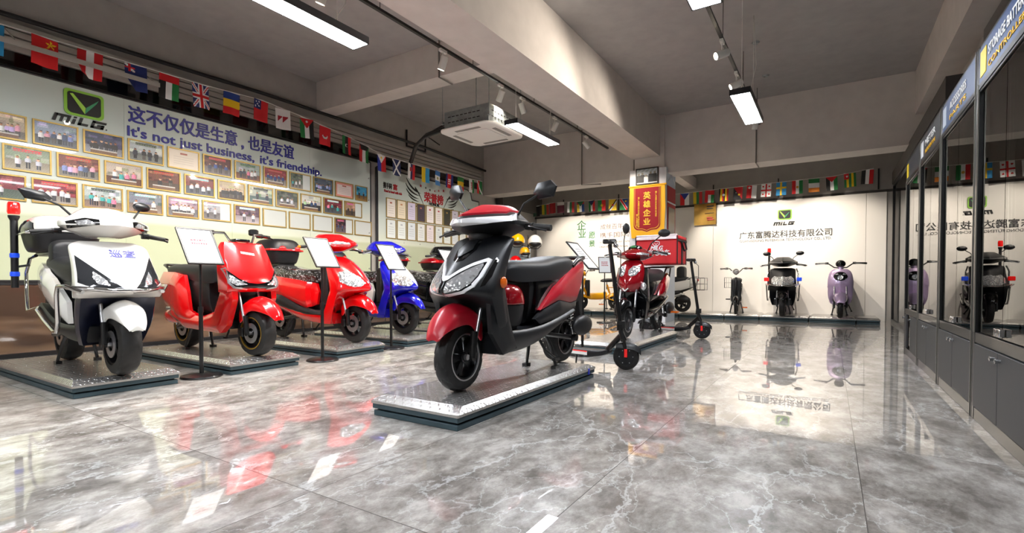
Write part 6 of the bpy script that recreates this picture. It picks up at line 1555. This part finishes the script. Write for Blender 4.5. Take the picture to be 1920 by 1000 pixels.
# glass wall beyond the cabinets
gw = empty('window_1', (1.05, 9.8, 0), 'tall glass partition between the cabinets and the far wall', 'window'); gw['kind'] = 'structure'
f = B()
for y in (-2.7, 2.72): f.box((-.02, y - .025, 0), (.03, y + .025, 2.75))
f.box((-.02, -2.7, 0), (.03, 2.72, .06)).box((-.02, -2.7, 2.70), (.03, 2.72, 2.76)).build('window_frame', 'cabinet_black', gw)
B().box((.0, -2.68, .06), (.008, 2.70, 2.70)).build('glass_pane', 'wall_glass', gw)
struct(B().box((1.02, 7.08, 2.76), (RX, BY, 3.0)).build('trim_8', 'dark_paint', None, smooth=0))
struct(B().box((RX - .02, 7.1, 0), (RX, BY, 2.76)).build('trim_9', 'back_panel', None, smooth=0))
# dark glazing above and behind the cabinets
mat('dark_gloss_panel', '191a18', .12, coat=.5)
struct(B().box((RX - .03, -4, 0), (RX - .02, 7.1, 3.42)).build('trim_10', 'dark_gloss_panel', None, smooth=0))

struct(B().box((-7.22, 10.55, 3.92), (RX, BY, 3.95)).build('shade_panel', 'ceiling_shade', None, smooth=0))  # added dark sheet, paints the shade under the slab past the far beam
# ------------------------------------------------------------------ everything on podiums
def put(r, x, y, z, rz): place(r, x, y, z, rz)
GPD = 'diamond plate podiums'
pr = podium(1.81, .65, 'diamond plate podium standing alone in the middle of the floor', tape=True, group=GPD); put(pr, -1.955, 2.945, 0, -90)
def podcopy(src, x, y, rz, label):
    c = copy_tree(src); put(c, x, y, 0, rz); c['label'] = label; return c
pl_ = podium(1.8, .66, 'diamond plate podium under the white patrol scooter', group=GPD); put(pl_, -5.16, 1.565, 0, 0)
podcopy(pl_, -5.15, 2.605, 0, 'diamond plate podium under the tall-shield red scooter')
podcopy(pl_, -5.17, 3.70, 0, 'diamond plate podium under the red scooter with a tail case')
podcopy(pl_, -5.22, 4.77, 0, 'diamond plate podium under the blue scooter')
podcopy(pl_, -5.22, 5.85, 0, 'diamond plate podium under the black scooter with the wrapped seat')
podcopy(pl_, -5.22, 6.95, 0, 'diamond plate podium under the dark wine scooter behind the main one')
p8 = podium(1.96, .66, 'long diamond plate podium under the scooter with the delivery bag', group=GPD); put(p8, -2.13, 6.17, 0, -90)
# far platform, one length after another
x = -7.1; i = 0
bpl = podium(1.05, 1.02, 'metal platform section at the far left corner', group='metal platform sections along the far wall')
labs = ['behind the yellow bicycle', 'beside the yellow bicycle', 'behind the white column', 'next to the column under the white scooter', 'under the small black bicycle', 'under the black patrol scooter', 'under the lilac scooter', 'at the glass wall']
bd = [-7.13, -6.07, -5.01, -3.95, -2.89, -1.93, -1.25, -.36, .42, .80]
for i in range(9):
    c = bpl if i == 0 else copy_tree(bpl); put(c, (bd[i] + bd[i + 1]) / 2, 12.07, 0, 0); c.scale = ((bd[i + 1] - bd[i] - .008) / 1.05, 1, 1)
    if i: c['label'] = 'metal platform section ' + labs[i - 1]
m = main_scooter(); put(m, -1.92, 3.05, PZ, -90)
sc_ = empty('storage_case', (0, 0, 0), 'storage case with glossy wine red lid and black tub standing on the main scooter footboard', 'case')
topcase(sc_, 'wine_gloss', 'black_plastic', .33, .05, .035, .32, .17)
for o_ in sc_.children:
    if o_.name.startswith('case_rack'): o_.name = 'case_foot'
put(sc_, -1.92, 3.05, PZ + .335, -90)
put(white_scooter(), -4.95, 1.575, PZ, -3)
put(angular_red(), -5.03, 2.60, PZ, 0)
put(sharp_scooter('red scooter with orange grip ends, wrapped seat and black tail case', 'red_gloss', case=('black_plastic', 'black_plastic', -.45, -.98, .90, 1.20, .22)), -5.08, 3.73, PZ, 3)
put(sharp_scooter('blue scooter with a white nose mask and a blue padded backrest', 'blue_gloss', face='white_gloss', handle_tips=None, case=('black_plastic', 'blue_gloss', -.62, -1.0, .88, 1.12, .18), tailcol='white_gloss', steer=.1), -5.30, 4.75, PZ, 0)
put(sharp_scooter('black scooter with a crinkled wrapped seat, in the row beyond the blue one', 'black_gloss', handle_tips=None, seatm='wrapped_seat', case=('black_plastic', 'black_plastic', -.60, -1.0, .92, 1.12, .2)), -5.22, 5.90, PZ, 0)
put(sharp_scooter('glossy wine scooter half hidden behind the step-through of the main scooter', 'wine_gloss', handle_tips=None, seatm='seat_leather', case=('wine_gloss', 'black_plastic', -.66, -1.08, .92, 1.12, .21)), -5.28, 6.98, PZ, 0)
put(delivery_scooter(), -2.08, 6.46, PZ, -90)
put(delivery_bag(), -2.05, 7.2, PZ + .92, -90)
k1 = kick_scooter('black kick scooter with a red fork mark standing nearest to the main podium', rad(30)); put(k1, -1.98, 4.43, 0, -13); k1.scale = (1, 1, 1.045)
k2 = kick_scooter('black kick scooter with a red fork mark beside the delivery scooter, farther off', rad(22)); put(k2, -1.95, 7.43, 0, -13)
rk = rack_scooter(); put(rk, -3.40, 11.75, PZ, 180); rk.scale = (.88, .88, .92)
put(small_ebike('small black electric bicycle with a side basket against the far wall', 'black_gloss', 'black_metal'), -1.73, 11.85, PZ, -83)
put(police_scooter(), -.84, 11.95, PZ, -87)
put(retro_scooter(), .16, 11.9, PZ, -90)
put(small_ebike('yellow electric bicycle with two black seats by the far wall', 'yellow_paint', 'yellow_paint', False, 'yellow_paint'), -4.95, 11.85, PZ, 228)
# signs
def sg(lab, x, y, h, rz=0, **k): put(sign_stand(lab, h, **k), x, y, 0, rz)
sg('information sign on a black pole beside the white patrol scooter', -4.40, 2.12, .97, 0, col='ink_red')
sg('information sign on a black pole between the two red scooters', -4.30, 3.22, .97, 0, lines=0, col='ink')
sg('information sign on a black pole in front of the blue scooter', -4.40, 4.25, .97, 0)
sg('information sign on a black pole partly hidden behind the main scooter', -4.40, 5.35, .97, 0, lines=0)
sg('information sign on a pole behind the grab rail of the main scooter', -2.26, 4.98, .96, 0, lines=5, w=.28, l=.40, tilt=42)
sg('small information sign on a pole in front of the yellow bicycle', -3.75, 9.3, 1.02, -60, lines=3, w=.24, l=.34, tilt=20, col='ink_red')
# helmets on their stand
hs_ = empty('helmet_stand', (-5.2, 8.8, 0), 'thin black helmet stand with short arms beyond the row of scooters', 'stand')
B().tube([(0, 0, .02), (0, 0, 1.75)], .014).build('pole', 'black_metal', hs_)
B().lathe([(.0, 0), (.2, 0), (.2, .012), (.02, .03), (.0, .03)], axis='z', n=32).build('base', 'black_metal', hs_)
ar = B()
for a, z in ((180, 1.52), (0, 1.48), (200, 1.30), (20, 1.28)): ar.tube([(0, 0, z), (.16 * math.cos(rad(a)), .16 * math.sin(rad(a)), z + .03)], .008)
ar.build('arm', 'black_metal', hs_)
pil = B().box((-5.75, 8.95, 0), (-5.40, 9.25, 1.55)).build('display_plinth', 'pale_blue', None, bevel=.01); tag(pil, 'pale blue square plinth behind the helmets', 'plinth')
def helmet(lab, x, y, z, c, rz, s=1., vis='black_plastic'):
    r = empty('helmet', (x, y, z), lab, 'helmet', group='helmets beyond the scooter row'); r.rotation_euler = (0, 0, rad(rz)); r.scale = (s * 1.2,) * 3
    sh = B().ell((0, 0, .02), (.145, .115, .125), 28, 14, z0=-.25).build('shell', c, r)
    B().ell((0, 0, .0), (.13, .10, .05), 24, 8).build('lining', 'black_plastic', r)
    B().tube([(.02, -.10, -.03), (.04, -.05, -.08), (.04, .05, -.08), (.02, .10, -.03)], .006).build('strap', 'black_plastic', r)
    if vis: B().ell((.09, 0, -.01), (.075, .10, .035), 20, 8).build('visor', vis, r)
    return r
helmet('yellow helmet with a dark rim hanging topmost', -5.40, 8.72, 1.61, 'yellow_gloss', -70, 1.05)
helmet('white helmet with a dark emblem on the stand', -5.03, 8.78, 1.57, 'white_gloss', -60, 1.05)
helmet('small orange helmet below the yellow one', -5.22, 8.70, 1.38, 'yellow_paint', -40, .75)
helmet('white helmet behind the red one at the plinth foot', -5.76, 8.75, 1.19, 'white_gloss', -80)
helmet('red helmet below the pale blue plinth top', -5.44, 8.70, 1.17, 'red_gloss', -60)
sh = B().box((-6.0, 8.50, 1.07), (-5.24, 8.93, 1.09)).build('shelf_board', 'black_metal', None); tag(sh, 'thin black shelf holding the red and white helmets', 'shelf')
lg_ = B()
for a in (-5.98, -5.26):
    for c in (8.52, 8.91): lg_.tube([(a, c, 0), (a, c, 1.07)], .01, 8)
lg_.build('shelf_legs', 'black_metal', sh)

# ------------------------------------------------------------------ world, camera, colour
w = bpy.data.worlds.new('world'); S.world = w; w.use_nodes = True
w.node_tree.nodes['Background'].inputs[0].default_value = (.8, .85, 1, 1); w.node_tree.nodes['Background'].inputs[1].default_value = .4
cam = bpy.data.cameras.new('camera'); co = bpy.data.objects.new('camera', cam); COL.objects.link(co); S.camera = co
cam.sensor_width = 36; cam.lens = 940 / 1920 * 36; cam.shift_y = 50.7 / 1920; cam.clip_start = .02
co.location = (0, 0, .78); co.rotation_euler = (rad(90 - 1.2), 0, math.atan(597 / 940))
S.view_settings.view_transform = 'Standard'; S.view_settings.look = 'None'; S.view_settings.exposure = .35; S.view_settings.gamma = 1.
S.cycles.max_bounces = 8; S.cycles.diffuse_bounces = 4; S.cycles.glossy_bounces = 5; S.cycles.transparent_max_bounces = 12
S.cycles.use_denoising = True; S.cycles.sample_clamp_indirect = 6
